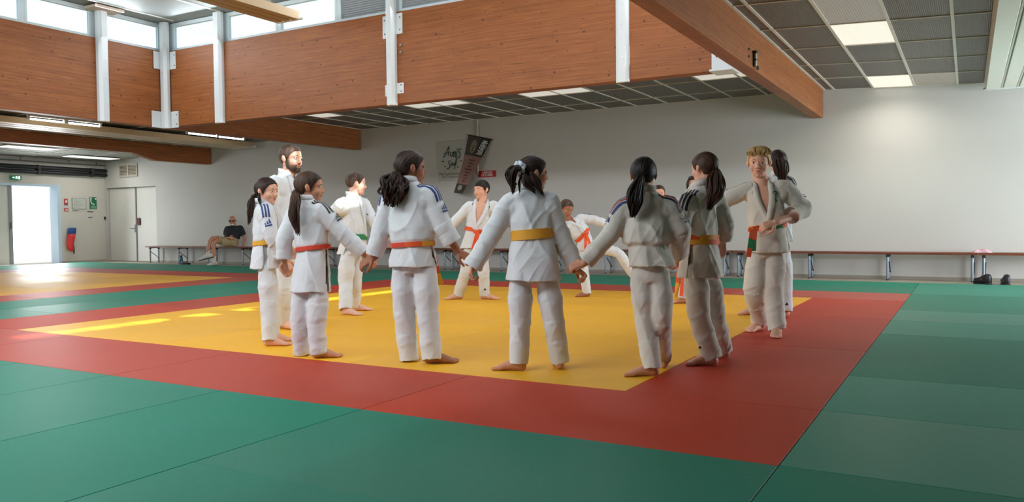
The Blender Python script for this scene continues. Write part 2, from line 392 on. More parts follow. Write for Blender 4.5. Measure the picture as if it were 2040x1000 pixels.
# ------------------------------------------------------------------ material set
M = {}
M['wall'] = mat('wall_paint', srgb(196, 194, 190), 0.7, noise=(0.6, 0.04), bump=(60, 0.08, 0.002))
M['wall_end'] = mat('end_wall_paint', srgb(205, 202, 193), 0.7, noise=(0.8, 0.05))
M['ground_in'] = mat('bare_screed', srgb(165, 155, 140), 0.5, noise=(3, 0.1))
M['white_steel'] = mat('white_steel', srgb(214, 222, 226), 0.35, noise=(2, 0.04))
M['white'] = mat('white_paint', srgb(222, 224, 224), 0.5)
M['frame'] = mat('window_frame_paint', srgb(205, 218, 222), 0.4)
M['glass'] = glass_mat('window_glass')
M['shutter'] = mat('shutter_grey', srgb(140, 146, 150), 0.5, noise=(8, 0.1))
W_D, W_M, W_L = srgb(130, 74, 35), srgb(146, 86, 42), srgb(158, 97, 52)
M['wood_x'] = wood_mat('glulam_x', W_D, W_M, W_L, 0)
M['wood_y'] = wood_mat('glulam_y', W_D, W_M, W_L, 1)
M['tile'] = rib_mat('ceiling_mesh_tile', srgb(98, 93, 86), 0.42, 0.0, 0, 0.018, 0.002)
M['tile_left'] = mat('ceiling_tile_plain', srgb(122, 121, 112), 0.6, noise=(2, 0.06))
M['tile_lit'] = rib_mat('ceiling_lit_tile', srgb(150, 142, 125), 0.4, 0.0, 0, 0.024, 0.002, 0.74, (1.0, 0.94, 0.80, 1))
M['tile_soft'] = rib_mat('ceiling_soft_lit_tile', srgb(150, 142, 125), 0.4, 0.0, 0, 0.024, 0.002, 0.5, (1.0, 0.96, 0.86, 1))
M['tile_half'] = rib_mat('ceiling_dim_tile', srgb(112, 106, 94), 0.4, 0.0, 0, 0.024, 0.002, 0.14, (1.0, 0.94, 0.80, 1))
M['tube'] = mat('fluorescent_tube', (1, 1, 1, 1), 0.4, emit=((1.0, 0.97, 0.9, 1), 9.0))
M['grid'] = mat('ceiling_grid_white', srgb(212, 206, 194), 0.4)
M['well_ceiling'] = mat('well_ceiling', srgb(150, 160, 160), 0.6, noise=(1.5, 0.05))
M['panel'] = mat('radiant_panel_white', srgb(222, 222, 212), 0.45)
M['panel_tan'] = mat('radiant_panel_cream', srgb(190, 168, 132), 0.45)
M['black'] = mat('black_paint', srgb(26, 28, 34), 0.45)
M['dark'] = mat('dark_plastic', srgb(38, 38, 40), 0.5)
M['grey'] = mat('grey_plastic', srgb(120, 122, 122), 0.5)
M['door'] = mat('door_white', srgb(212, 211, 205), 0.55, noise=(1.2, 0.05))
M['door_blue'] = mat('door_pale_blue', srgb(190, 212, 232), 0.4)
M['green'] = mat_mat('judo_mat_green', srgb(6, 125, 101), 0.5); M['green_sheen'] = mat_mat('judo_mat_green_sheen', srgb(44, 138, 116), 0.46); M['red_sheen'] = mat_mat('judo_mat_red_sheen', srgb(184, 78, 62), 0.46)  # second green and the paler red: mat sheen painted into the base colour
M['red'] = mat_mat('judo_mat_red', srgb(184, 60, 36), 0.5)
M['yellow'] = mat_mat('judo_mat_yellow', srgb(240, 178, 38), 0.5, 0.025)
M['gi'] = mat('gi_cotton', srgb(215, 218, 222), 0.85, spec=0.2, noise=(7, 0.03), bump=(260, 0.25, 0.0015), sheen=0.1)
M['gi_warm'] = mat('gi_cotton_warm', srgb(212, 207, 198), 0.85, spec=0.2, noise=(7, 0.03), bump=(260, 0.25, 0.0015))  # slightly warmer and darker cotton tone

# ------------------------------------------------------------------ floor, mats
B = MB().box((-22, -9, -0.2), (6, 11.6, 0.0)); floor = struct(B.build('floor', M['ground_in']))
gr = MB().box((-60, -30, -0.22), (-22, 40, -0.05)); struct(gr.build('ground', mat('concrete_outside', srgb(225, 225, 220), 0.8)))
area = thing('judo_mat_area', 'green, red and yellow judo mats laid edge to edge over the hall floor', 'mats', (-6, 2, 0.0))
mat_src = {}
def lay(x0, x1, y0, y1, c):
    key = (round(x1-x0, 3), round(y1-y0, 3), c)
    ctr = ((x0+x1)/2, (y0+y1)/2, 0.0)
    if key not in mat_src:
        g = 0.0012
        B = MB().box((x0+g, y0+g, 0.0), (x1-g, y1-g, MATZ))
        o = B.build('mat', M[c], None, loc=ctr, bevel=0.003)
        o.parent = area; o.location = np.array(ctr) - WORLD[area.name]; mat_src[key] = o
    else: piece(mat_src[key], 'mat', area, ctr)
def fill(xs, ys, c):
    for i in range(len(xs)-1):
        for j in range(len(ys)-1): lay(xs[i], xs[i+1], ys[j], ys[j+1], c)
XL = -6.86; XR = -7.86
# near green field
COLS = [-20, -17.9, -15.9, -13.9, -11.9, -9.9, XR, -6, -5, -4, -3, -2]
fill([-2, 0], [-2, -1, 0], 'green'); fill(COLS, [-2, 0], 'green')
fill(COLS[:8] + [-4, -2, 0], [-5, -4, -3, -2], 'green')
for y0, y1, c in ((-5, -4, 'green'), (-4, -3, 'green_sheen'), (-3, -2, 'green'), (-2, -1, 'green'), (-1, 0, 'green'), (0, 1, 'green_sheen'), (1, 2, 'green_sheen'), (2, 4, 'green'), (4, 5, 'green_sheen'), (5, 6, 'green_sheen'), (6, 8, 'green'), (8, 10, 'green_sheen')):
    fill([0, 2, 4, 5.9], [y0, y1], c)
# red frame and yellow centre of the near area
fill([XR, -6, -4, -2, 0], [0, 1], 'red'); fill([XR, -6, -4, -2], [7, 8], 'red'); fill([-2, 0], [7, 8], 'red_sheen')
fill([-1, 0], [1, 3, 5, 7], 'red'); fill([XR, XL], [1, 3, 5, 7], 'red')
xs = np.linspace(XL, -1, 4)
fill(list(xs), [1, 2, 3, 4, 5, 6, 7], 'yellow')
# green strip between the areas, second area, green surround
fill([-9.9, -8.88, XR], [0, 2, 4, 6, 8], 'green')
fill([-17.9, -15.9, -13.9, -11.9, -9.9], [0, 1], 'red'); fill([-17.9, -15.9, -13.9, -11.9, -9.9], [7, 8], 'red')
fill([-10.87, -9.9], [1, 3, 5, 7], 'red'); fill([-17.9, -16.9], [1, 3, 5, 7], 'red')
fill(list(np.linspace(-16.9, -10.87, 4)), [1, 2, 3, 4, 5, 6, 7], 'yellow')
fill([-20, -18.95, -17.9], [0, 2, 4, 6, 8], 'green')
fill([-20, -17.9, -15.9, -13.9, -11.9, -9.9, XR, -6, -4, -2, 0], [8, 9, 10], 'green')

# ------------------------------------------------------------------ walls, doors
WB = 11.3
B = MB(); B.box((-22, WB+0.12, 0), (6, WB+0.3, 3.6)); B.box((-18.75, WB, 0), (6, WB+0.12, 3.6)); B.box((-22, WB, 2.09), (-18.75, WB+0.12, 3.6)); B.box((-22, WB, 0), (-20.92, WB+0.12, 2.09))
struct(B.build('wall_back', M['wall']))
B = MB(); B.box((-21.25, 9.98, 0), (-21.0, WB+0.3, 3.6)); B.box((-21.25, -9, 0), (-21.0, 7.9, 3.6)); B.box((-21.25, 7.9, 2.1), (-21.0, 9.98, 3.6))
struct(B.build('wall_left', M['wall_end']))
struct(MB().box((5.9, -9, 0), (6.1, WB+0.3, 3.6)).build('wall_right', M['wall']))
struct(MB().box((-22, -9.2, 0), (6.1, -9.0, 3.6)).build('wall_front', M['wall']))
struct(MB().box((-18.75, WB-0.012, 0), (5.9, WB, 0.05)).build('baseboard_back', mat('baseboard_grey', srgb(150, 142, 132), 0.6)))
struct(MB().box((-21.0, 9.98, 0), (-20.988, WB, 0.05)).build('baseboard_left', mat('baseboard_grey_2', srgb(170, 162, 150), 0.6)))
# double door in the recess of the long wall
d2 = sempty('door_2', (-19.83, WB+0.1, 0))
for x0, x1 in ((-20.9, -19.72), (-19.68, -18.77)):
    MB().box((x0, WB+0.07, 0.01), (x1, WB+0.118, 2.07)).build('door_leaf', M['door'], d2, bevel=0.004)
MB().box((-19.72, WB+0.05, 0.01), (-19.68, WB+0.1, 2.07)).build('astragal', M['grey'], d2)
B = MB(); B.tube([(-19.76, WB+0.07, 0.93), (-19.76, WB+0.015, 0.93), (-19.90, WB+0.012, 0.93)], [0.012]*3, seg=8); B.box((-19.79, WB+0.062, 0.82), (-19.73, WB+0.07, 1.04)); B.build('handle', M['grey'], d2)
MB().box((-19.66, WB+0.03, 1.02), (-19.52, WB+0.07, 1.22)).build('lock_box', mat('lock_box_red', srgb(90, 40, 40), 0.5), d2, bevel=0.006)
# open door to the outside in the end wall
d1 = sempty('door_1', (-21.1, 9.2, 0))
B = MB(); B.box((-21.32, 9.90, 0), (-20.99, 9.99, 2.14)); B.box((-21.32, 7.88, 2.08), (-20.99, 9.895, 2.14)); B.build('door_frame', M['door_blue'], d1)
MB().box((-21.12, 7.92, 0.02), (-21.06, 8.66, 2.08)).build('closed_leaf', M['door'], d1, bevel=0.004)
MB().box((-21.13, 8.64, 0.02), (-21.04, 8.73, 2.08)).build('edge_strip', mat('alu_grey', srgb(150, 156, 158), 0.4, 0.4), d1)
MB().box((-21.04, 8.665, 0.95), (-20.99, 8.70, 1.12)).build('handle', M['grey'], d1, bevel=0.004)
MB().box((-21.42, 9.94, 0.03), (-21.36, 11.1, 2.06)).build('open_leaf', M['door_blue'], d1)
MB().tube([(-21.36, 10.9, 1.0), (-21.31, 10.9, 1.0), (-21.31, 10.75, 1.0)], [0.012]*3, seg=8).build('handle', M['grey'], d1)
ow = MB().box((-33, 2, -0.05), (-32.6, 20, 1.2)); tag(ow.build('garden_wall', mat('white_render', srgb(230, 230, 226), 0.8)), 'low white garden wall seen through the open door', 'wall')

# ------------------------------------------------------------------ timber beams
ZB, ZT = 2.68, 3.98
def beam(name, lo, hi, m, label, group=None):
    return tag(MB().box(lo, hi).build(name, M[m], bevel=0.006), label, 'beam', group)
beam('glulam_beam', (-11.46, 6.15, ZB), (-6.57, 6.33, ZT), 'wood_x', 'deep varnished timber beam under the clerestory, left of the bracketed middle post')
beam('glulam_beam', (-6.55, 6.15, ZB), (-1.96, 6.33, ZT), 'wood_x', 'deep orange timber beam under the clerestory, right of the bracketed middle post')
beam('glulam_beam', (-11.68, -4.2, ZB), (-11.5, 6.34, ZT), 'wood_y', 'deep timber beam running to the corner post at the upper left')
B = MB(); B.prism([(-11.68, 6.34, ZB), (-11.68, WB-0.01, ZB), (-11.68, WB-0.01, 3.17), (-11.68, 6.34, 3.17)], (-11.68,0,0), (-11.5,0,0))
tag(B.build('roof_beam', M['wood_y'], bevel=0.006), 'dark timber roof beam ending on the back wall above the bearded man', 'beam')
B = MB(); B.prism([(-1.7, -4.2, ZB), (-1.7, WB-0.01, ZB), (-1.7, WB-0.01, 3.17), (-1.7, -4.2, 3.17)], (-1.7,0,0), (-1.52,0,0))
tag(B.build('roof_beam', M['wood_y'], bevel=0.008), 'big orange timber beam coming forward overhead at the right, with a small tube lamp', 'beam')
B = MB(); P = [(-4.2, 2.75), (9.05, 2.72), (9.65, 2.57), (WB-0.01, 2.57), (WB-0.01, 2.985), (-4.2, 2.985)]
B.prism([(-16.68, y, z) for y, z in P], (-16.68,0,0), (-16.5,0,0))
tag(B.build('roof_beam', M['wood_y'], bevel=0.006), 'timber roof beam with a haunched end above the wall bench at the far left', 'beam')
# upper boards that close the well over the right beam and at the front
tag(MB().box((-1.7, -4.2, 3.175), (-1.52, 6.33, ZT)).build('upstand_board', M['wood_y']), 'timber upstand above the big right beam', 'board')
tag(MB().box((-11.5, -4.38, ZB), (-1.52, -4.2, ZT)).build('glulam_beam', M['wood_x']), 'timber beam closing the roof well behind the photographer', 'beam')

# ------------------------------------------------------------------ steel posts
def post(x, y, wx, wy, label, z0=2.655, z1=4.46, axis='x', plates=(), group=None):
    t = thing('steel_post', label, 'post', (x, y, z0), group)
    w = wx/2
    if axis == 'x':   # flanges face the room (-y)
        prof = [(-w, 0), (-w, -wy*0.55), (-w*0.55, -wy), (w*0.55, -wy), (w, -wy*0.55), (w, 0)]
        poly = [(x+a, y+b, z0) for a, b in prof]
    else:             # faces +x
        prof = [(0, -w), (wy*0.55, -w), (wy, -w*0.55), (wy, w*0.55), (wy*0.55, w), (0, w)]
        poly = [(x+a, y+b, z0) for a, b in prof]
    MB().prism(poly, (0,0,z0), (0,0,z1)).build('post_shaft', M['white_steel'], t, bevel=0.004)
    for z in (2.95, 3.35, 3.62):
        b = MB()
        if axis == 'x': b.ell((x, y-wy-0.002, z), np.diag([0.014, 0.006, 0.014]), nu=8, nv=4)
        else: b.ell((x+wy+0.002, y, z), np.diag([0.006, 0.014, 0.014]), nu=8, nv=4)
        b.build('bolt', M['white_steel'], t)
    return t
post(-3.05, 6.15, 0.17, 0.05, 'white steel post bolted to the timber, nearest the big right beam')
post(-10.11, 6.15, 0.19, 0.09, 'white steel post just right of the corner post')
mp = post(-6.55, 6.15, 0.15, 0.10, 'white steel post with bracket plates in the middle of the long timber wall')
def plate(p, x0, x1, z0, z1, y=6.15, nb=2):
    pl = MB().box((x0, y-0.014, z0), (x1, y, z1)).build('bracket_plate', M['white_steel'], p, bevel=0.003)
    xx = x0+0.04 if abs(x0-(-6.55)) > abs(x1-(-6.55)) else x1-0.04
    for k in range(nb):
        MB().ell((xx, y-0.018, z0+(z1-z0)*(0.2+0.6*k)), np.diag([0.012, 0.008, 0.012]), nu=8, nv=4).build('bolt', M['grey'], pl)
plate(mp, -6.72, -6.62, 3.62, 3.94); plate(mp, -6.48, -6.37, 3.66, 3.95); plate(mp, -6.69, -6.62, 2.80, 2.96); plate(mp, -6.48, -6.36, 2.82, 2.97)
for z in (3.40, 3.50):
    tag(MB().ell((-6.40, 6.14, z), np.diag([0.022, 0.02, 0.022]), nu=10, nv=6).build('beam_bolt', mat('bolt_zinc', srgb(170, 165, 160), 0.35, 0.8)), 'round zinc bolt head in the timber right of the middle post, %s of two' % ('upper' if z > 3.45 else 'lower'), 'bolt')
cp = post(-11.42, 6.13, 0.16, 0.10, 'white steel corner post with plates where the two timber walls meet')
B = MB(); B.box((-11.49, 6.136, 2.66), (-11.16, 6.15, 2.94)); B.build('bracket_plate', M['white_steel'], cp, bevel=0.003)
B = MB(); B.box((-11.49, 5.86, 2.66), (-11.475, 6.15, 2.94)); B.build('bracket_plate', M['white_steel'], cp, bevel=0.003)
B = MB(); B.box((-11.49, 6.136, 3.66), (-11.20, 6.15, 3.96)); B.build('bracket_plate', M['white_steel'], cp, bevel=0.003)
B = MB(); B.box((-11.49, 5.92, 3.66), (-11.475, 6.15, 3.96)); B.build('bracket_plate', M['white_steel'], cp, bevel=0.003)
for (x, z) in ((-11.2, 2.72), (-11.2, 2.88), (-11.23, 3.72), (-11.23, 3.9)):
    MB().ell((x, 6.133, z), np.diag([0.013, 0.008, 0.013]), nu=8, nv=4).build('bolt', M['grey'], cp)
lp = post(-11.5, 4.97, 0.17, 0.12, 'white steel post with a timber head plate at the upper left', axis='y')
MB().box((-11.52, 4.72, 4.40), (-11.2, 5.2, 4.44)).build('head_plate', mat('head_plate_wood', srgb(200, 180, 160), 0.5), lp)
post(-11.5, 1.2, 0.17, 0.12, 'white steel post on the left timber wall outside the picture', axis='y')
eb = thing('beam_hanger', 'white steel hanger plate joining the long timber to the big right beam', 'bracket', (-1.83, 6.2, 2.7))
MB().box((-1.96, 6.12, 2.69), (-1.70, 6.14, 3.16)).build('hanger_plate', M['white_steel'], eb)
MB().box((-1.96, 6.02, 2.66), (-1.70, 6.33, 2.68)).build('hanger_shelf', M['white_steel'], eb)
MB().ell((-1.9, 6.115, 2.84), np.diag([0.014, 0.008, 0.014]), nu=8, nv=4).build('bolt', M['grey'], eb)

# ------------------------------------------------------------------ clerestory windows
NW = [0]
def window(kind, ax, a0, a1, z0=3.98, z1=4.46, pos=6.24):
    """ax 'x': window lies along x at y = pos; 'y': along y at x = pos"""
    NW[0] += 1; c = ((a0+a1)/2, pos, z0) if ax == 'x' else (pos, (a0+a1)/2, z0)
    t = sempty('window_%d' % NW[0], c)
    def bx(p, q, zl, zh, d0, d1):
        return ((p, pos+d0, zl), (q, pos+d1, zh)) if ax == 'x' else ((pos+d0, p, zl), (pos+d1, q, zh))
    fr = MB()
    for p, q, zl, zh in ((a0, a1, z0, z0+0.05), (a0, a1, z1-0.06, z1), (a0, a0+0.04, z0+0.05, z1-0.06), (a1-0.04, a1, z0+0.05, z1-0.06)):
        fr.box(*bx(p, q, zl, zh, -0.03, 0.03))
    fr.build('window_frame', M['frame'], t)
    if kind == 'glass':
        MB().box(*bx(a0+0.04, a1-0.04, z0+0.05, z1-0.06, -0.004, 0.004)).build('pane', M['glass'], t)
    else:
        n = 11; h = (z1-z0-0.11)/n
        for k in range(n):
            s = MB(); zl = z0+0.05+k*h
            lo, hi = bx(a0+0.04, a1-0.04, zl, zl+h*0.93, -0.012, 0.008)
            s.box(lo, hi); s.build('shutter_slat', M['shutter'], t, bevel=0.005)
for a, b in ((-11.36, -10.21), (-10.01, -8.87), (-8.83, -7.64), (-5.52, -4.32), (-4.28, -3.14), (-2.96, -1.72)): window('glass', 'x', a, b)
window('shutter', 'x', -7.60, -6.63); window('shutter', 'x', -6.47, -5.56)
for a, b in ((5.07, 6.12), (3.82, 4.87), (2.6, 3.78), (1.4, 2.56), (0.1, 1.1), (-1.2, 0.06), (-2.6, -1.24), (-4.1, -2.64)): window('glass', 'y', a, b, pos=-11.59)
for a, b in ((-4.1, -2.7), (-2.66, -1.3), (-1.26, 0.1), (0.5, 1.02), (1.08, 1.5), (1.56, 2.12), (2.2, 2.6), (2.85, 3.4), (3.7, 4.9), (4.94, 6.1)): window('glass', 'y', a, b, pos=-1.61)
B = MB()
for a, b in ((-11.6, -11.36), (-10.21, -10.01), (-8.87, -8.83), (-7.64, -7.60), (-6.63, -6.47), (-5.56, -5.52), (-4.32, -4.28), (-3.14, -2.96)): B.box((a, 6.215, 3.98), (b, 6.265, 4.46))
for a, b in ((6.12, 6.27), (4.87, 5.07), (3.78, 3.82), (2.56, 2.6), (1.1, 1.4), (0.06, 0.1), (-1.24, -1.2), (-2.64, -2.6)): B.box((-11.615, a, 3.98), (-11.565, b, 4.46))
struct(B.build('trim_3', M['frame']))
B = MB()
for a, b in ((2.6, 2.85), (0.1, 0.5), (3.4, 3.7)): B.box((-1.66, a, 3.98), (-1.56, b, 4.46))
struct(B.build('trim_1', M['frame']))
for k in range(8): window('glass', 'x', -11.4+k*1.23, -11.4+k*1.23+1.19, pos=-4.29)

# ------------------------------------------------------------------ ceilings
def zc(x):
    return 3.15 - 0.033*max(0, -11.5-x) - 0.046*max(0, x+1.5)
struct(MB().box((-11.8, -4.5, 4.47), (-1.4, 6.45, 4.6)).build('ceiling_well', M['well_ceiling']))
cw = MB()
for k in range(9): cw.box((-11.2+k*1.15, -4.1, 4.455), (-11.17+k*1.15, 6.1, 4.469))
struct(cw.build('trim_2', M['white']))
def slab(name, pts):
    V = [(x, y, z+0.03) for x, y, z in pts] + [(x, y, z+0.2) for x, y, z in pts]
    B = MB(); B.add(V, [(3,2,1,0),(4,5,6,7),(0,1,5,4),(1,2,6,5),(2,3,7,6),(3,0,4,7)])
    return struct(B.build(name, M['tile_left']))
cb = slab('ceiling_back', [(-11.5, 6.33, 3.15), (-1.7, 6.33, 3.15), (-1.7, WB+0.1, 3.15), (-11.5, WB+0.1, 3.15)])
cr = slab('ceiling_right', [(-1.52, -9, zc(-1.52)), (6, -9, zc(6)), (6, WB+0.1, zc(6)), (-1.52, WB+0.1, zc(-1.52))])
cl = slab('ceiling_left', [(-21.2, -9, zc(-21.2)), (-11.68, -9, zc(-11.68)), (-11.68, WB+0.1, zc(-11.68)), (-21.2, WB+0.1, zc(-21.2))])
slab('ceiling_front', [(-11.68, -9, 3.15), (-1.52, -9, 3.15), (-1.52, -4.38, 3.15), (-11.68, -4.38, 3.15)])
tile_src = {}
def tiles(parent, xs, ys, lit, rot, base='tile', half=(), skip=None):
    for i in range(len(xs)-1):
        for j in range(len(ys)-1):
            w, d = xs[i+1]-xs[i], ys[j+1]-ys[j]; xm, ym = (xs[i]+xs[i+1])/2, (ys[j]+ys[j+1])/2
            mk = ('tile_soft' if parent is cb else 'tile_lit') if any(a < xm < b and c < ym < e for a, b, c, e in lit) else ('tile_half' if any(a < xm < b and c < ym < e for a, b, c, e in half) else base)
            key = (round(w, 2), round(d, 2), mk); loc = (xm, ym, zc(xm))
            if key not in tile_src:
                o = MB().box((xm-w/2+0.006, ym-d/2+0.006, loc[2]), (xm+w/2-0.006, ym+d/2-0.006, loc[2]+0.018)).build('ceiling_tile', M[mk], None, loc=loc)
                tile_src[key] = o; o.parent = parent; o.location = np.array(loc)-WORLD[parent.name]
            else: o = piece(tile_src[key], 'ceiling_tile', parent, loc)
            o.rotation_euler = (0, rot, 0)
    y0, y1 = ys[0], ys[-1]; x0, x1 = xs[0], xs[-1]; first = None
    for x in xs:
        w = 0.016
        MB().obox((x, (y0+y1)/2, zc(x)-0.003), (w, 0, 0), (0, (y1-y0)/2, 0), (0, 0, 0.008)).build('grid_runner', M['grid'], parent)
    for y in ys:
        a, b = np.array((x0, y, zc(x0)-0.004)), np.array((x1, y, zc(x1)-0.004))
        MB().obox((a+b)/2, (b-a)/2, (0, 0.011, 0), (0, 0, 0.006)).build('cross_runner', M['grid'], parent)
xm = [-11.48, -11.42] + [-10.82+0.6*k for k in range(16)] + [-1.72]
xm = [-11.48] + [-10.82+0.6*k for k in range(15)] + [-1.72]
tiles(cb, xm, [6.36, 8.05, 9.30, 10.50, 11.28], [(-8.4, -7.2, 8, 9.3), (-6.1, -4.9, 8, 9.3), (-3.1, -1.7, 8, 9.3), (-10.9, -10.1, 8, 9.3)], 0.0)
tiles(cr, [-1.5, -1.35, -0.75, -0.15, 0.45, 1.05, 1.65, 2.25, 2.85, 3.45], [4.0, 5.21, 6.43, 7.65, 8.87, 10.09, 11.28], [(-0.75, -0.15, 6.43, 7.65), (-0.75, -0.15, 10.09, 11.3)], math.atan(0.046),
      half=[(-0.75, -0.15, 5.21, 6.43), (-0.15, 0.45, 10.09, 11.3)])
tiles(cl, [-20.98+1.16*k for k in range(9)], [3.0, 4.2, 5.4, 6.6, 7.8, 9.0, 10.15, 11.28], [], -math.atan(0.033), base='tile_left')
# fluorescent tubes and light fittings
def tube_light(x, y0, y1, z, label, r=0.016):
    t = thing('tube_lamp', label, 'lamp', (x, (y0+y1)/2, z-0.02))
    MB().tube([(x, y0, z), (x, y1, z)], [r, r], seg=8).build('tube', M['tube'], t, smooth=True)
    B = MB(); B.box((x-0.02, y0-0.05, z-0.02), (x+0.02, y0-0.01, z+0.045)); B.box((x-0.02, y1+0.01, z-0.02), (x+0.02, y1+0.05, z+0.045)); B.build('end_cap', M['white'], t)
    MB().box((x-0.03, y0-0.05, z+0.045), (x+0.03, y1+0.05, z+0.07)).build('batten', M['white'], t)
    for q in (y0+0.1, y1-0.1): MB().box((x-0.004, q-0.004, z+0.07), (x+0.004, q+0.004, zc(x))).build('hanger', M['grey'], t)
tube_light(-14.11, 5.31, 5.92, 2.93, 'leftmost of two lit tubes under the timber wall at the left')
tube_light(-14.11, 6.02, 6.63, 2.93, 'lit tube just right of the leftmost one, left of the corner post')
tube_light(-13.70, 8.36, 9.08, 2.93, 'lit tube right of the corner post, the left one of its pair')
tube_light(-13.72, 9.17, 9.85, 2.93, 'lit tube right of the corner post, the one nearest the back wall')
for (x0, x1, y0, y1, lab) in ((-19.2, -18.7, 7.4, 8.6, 'flush white ceiling light above the open door, nearer one'), (-20.2, -19.7, 9.6, 10.9, 'flush cream ceiling light above the pipes near the wall vent')):
    t = thing('ceiling_light', lab, 'lamp', ((x0+x1)/2, (y0+y1)/2, zc(x0)-0.02))
    MB().box((x0, y0, zc(x0)-0.022), (x1, y1, zc(x0)-0.004)).build('diffuser', mat('light_diffuser', (0.9, 0.9, 0.9, 1), 0.5, emit=((1, 0.98, 0.93, 1), 0.75)), t)
    MB().box((x0-0.02, y0-0.02, zc(x0)-0.012), (x1+0.02, y1+0.02, zc(x0)-0.001)).build('light_frame', M['white'], t)
# light thrown down by the lamps above the lit tiles
for x, y, e in ((-0.45, 7.04, 14), (-0.45, 10.3, 18), (-7.8, 8.7, 6), (-5.5, 8.7, 6), (-2.4, 8.7, 6)):
    l = lamp('tile_light', 'AREA', (x, y, zc(x)-0.03), (x, y, 0), e, (1.0, 0.94, 0.82), (0.55, 1.1)); l.data.spread = 2.6
for x, y, e in ((-14.1, 6.0, 12), (-13.7, 9.1, 12), (-19.0, 8.0, 12), (-19.9, 10.2, 14)):
    l = lamp('fitting_light', 'AREA', (x, y, 2.82), (x, y, 0), e, (1.0, 0.96, 0.9), (0.3, 1.1))
# radiant heating panels
def radiant(x0, x1, y0, y1, z, m, label, tilt=0.0):
    t = thing('radiant_heating_panel', label, 'heater', ((x0+x1)/2, (y0+y1)/2, z))
    n = 3; w = (x1-x0)/n; prof = [(x0-0.03, z+0.11), (x0, z)]
    for k in range(n):
        a = x0+k*w
        if k: prof += [(a-0.025, z), (a-0.012, z+0.03), (a+0.012, z+0.03), (a+0.025, z)]
    prof += [(x1, z), (x1+0.03, z+0.11), (x1+0.005, z+0.11), (x0-0.005, z+0.11)]
    MB().prism([(a, y0, b) for a, b in prof], (0, y0, 0), (0, y1, 0)).build('panel_sheet', m, t)
    for k in range(1, n): MB().tube([(x0+k*w, y0-0.02, z+0.02), (x0+k*w, y1+0.06, z+0.02)], [0.012, 0.012], seg=8).build('heating_pipe', m, t, smooth=True)
    MB().tube([(x0-0.02, y1+0.05, z+0.02), (x1+0.03, y1+0.05, z+0.02)], [0.022, 0.022], seg=10).build('end_pipe', M['white_steel'], t, smooth=True)
    zt = zc((x0+x1)/2) if z < 3.3 else 4.47
    y = y1-0.6
    while y > y0:
        for x in (x0+0.05, x1-0.05): MB().box((x-0.004, y-0.004, z+0.1), (x+0.004, y+0.004, zt)).build('hanger', M['grey'], t)
        y -= 2.4
radiant(0.83, 1.43, -3, 11.03, 2.90, M['panel'], 'long white radiant heating panel under the ceiling at the upper right')
radiant(-15.28, -14.52, -3, 10.86, 2.88, M['panel_tan'], 'long cream radiant heating panel under the ceiling at the left')
radiant(-8.42, -7.97, -3.5, 5.75, 3.99, M['panel_tan'], 'radiant heating panel coloured tan by reflected timber, hung in the roof well by the clerestory')  # reflection of the timber is put into this panel's tan colour
# ------------------------------------------------------------------ benches along the back wall
M['bench'] = wood_mat('bench_wood', srgb(84, 42, 28), srgb(112, 60, 40), srgb(132, 76, 54), 0, lam=0.4, rough=0.4)
M['leg_steel'] = mat('bench_leg_steel', srgb(128, 142, 152), 0.4, 0.5)
M['rubber'] = mat('rubber_black', srgb(30, 30, 32), 0.6)
def bench(x0, x1, frames, label):
    t = thing('wall_bench', label, 'bench', ((x0+x1)/2, 11.08, 0), 'benches along the back wall')
    MB().box((x0, 10.92, 0.415), (x1, 11.25, 0.45)).build('seat_plank', M['bench'], t, bevel=0.005)
    for fx in frames:
        f = MB().box((fx-0.02, 10.93, 0.39), (fx+0.02, 11.24, 0.414)).build('leg_rail', M['rubber'], t)
        for y in (10.955, 11.215):
            MB().tube([(fx, y, 0.012), (fx, y, 0.39)], [0.019, 0.019], seg=10).build('leg', M['leg_steel'], t, smooth=True)
            MB().tube([(fx, y, 0.002), (fx, y, 0.02)], [0.019, 0.019], seg=10, caps=False).build('leg_cap', M['rubber'], t)
            MB().box((fx-0.022, y-0.022, 0.372), (fx+0.022, y+0.022, 0.392)).build('bracket', M['rubber'], t)
        MB().tube([(fx+0.024, 10.96, 0.30), (fx+0.024, 11.21, 0.12)], [0.009, 0.009], seg=8).build('brace', mat('brace_steel', srgb(70, 80, 90), 0.4, 0.5) if 'brace' not in M else M['brace'], t)
M['brace'] = mat('brace_steel', srgb(70, 80, 90), 0.4, 0.5)
bench(-18.75, -14.88, (-18.58, -17.42, -16.28, -15.04), 'leftmost brown wall bench, the one the man in the black shirt sits on')
bench(-14.84, -12.15, (-14.7, -13.5, -12.3), 'second brown wall bench from the left, behind the bearded man')
bench(-12.12, -8.93, (-11.95, -10.4, -8.99), 'brown wall bench behind the boy with the green belt')
bench(-8.915, -6.515, (-8.82, -7.60, -6.6), 'brown wall bench behind the boy with the bare chest and orange belt')
bench(-6.50, -2.975, (-6.4, -5.33, -4.2, -3.1), 'brown wall bench behind the kicking boy')
bench(-2.96, 0.745, (-2.85, -1.68, -0.5, 0.67), 'brown wall bench at the right with a pink cloth on its end')
bench(0.755, 4.3, (0.82, 2.0, 3.2, 4.2), 'rightmost brown wall bench, cut by the picture edge')

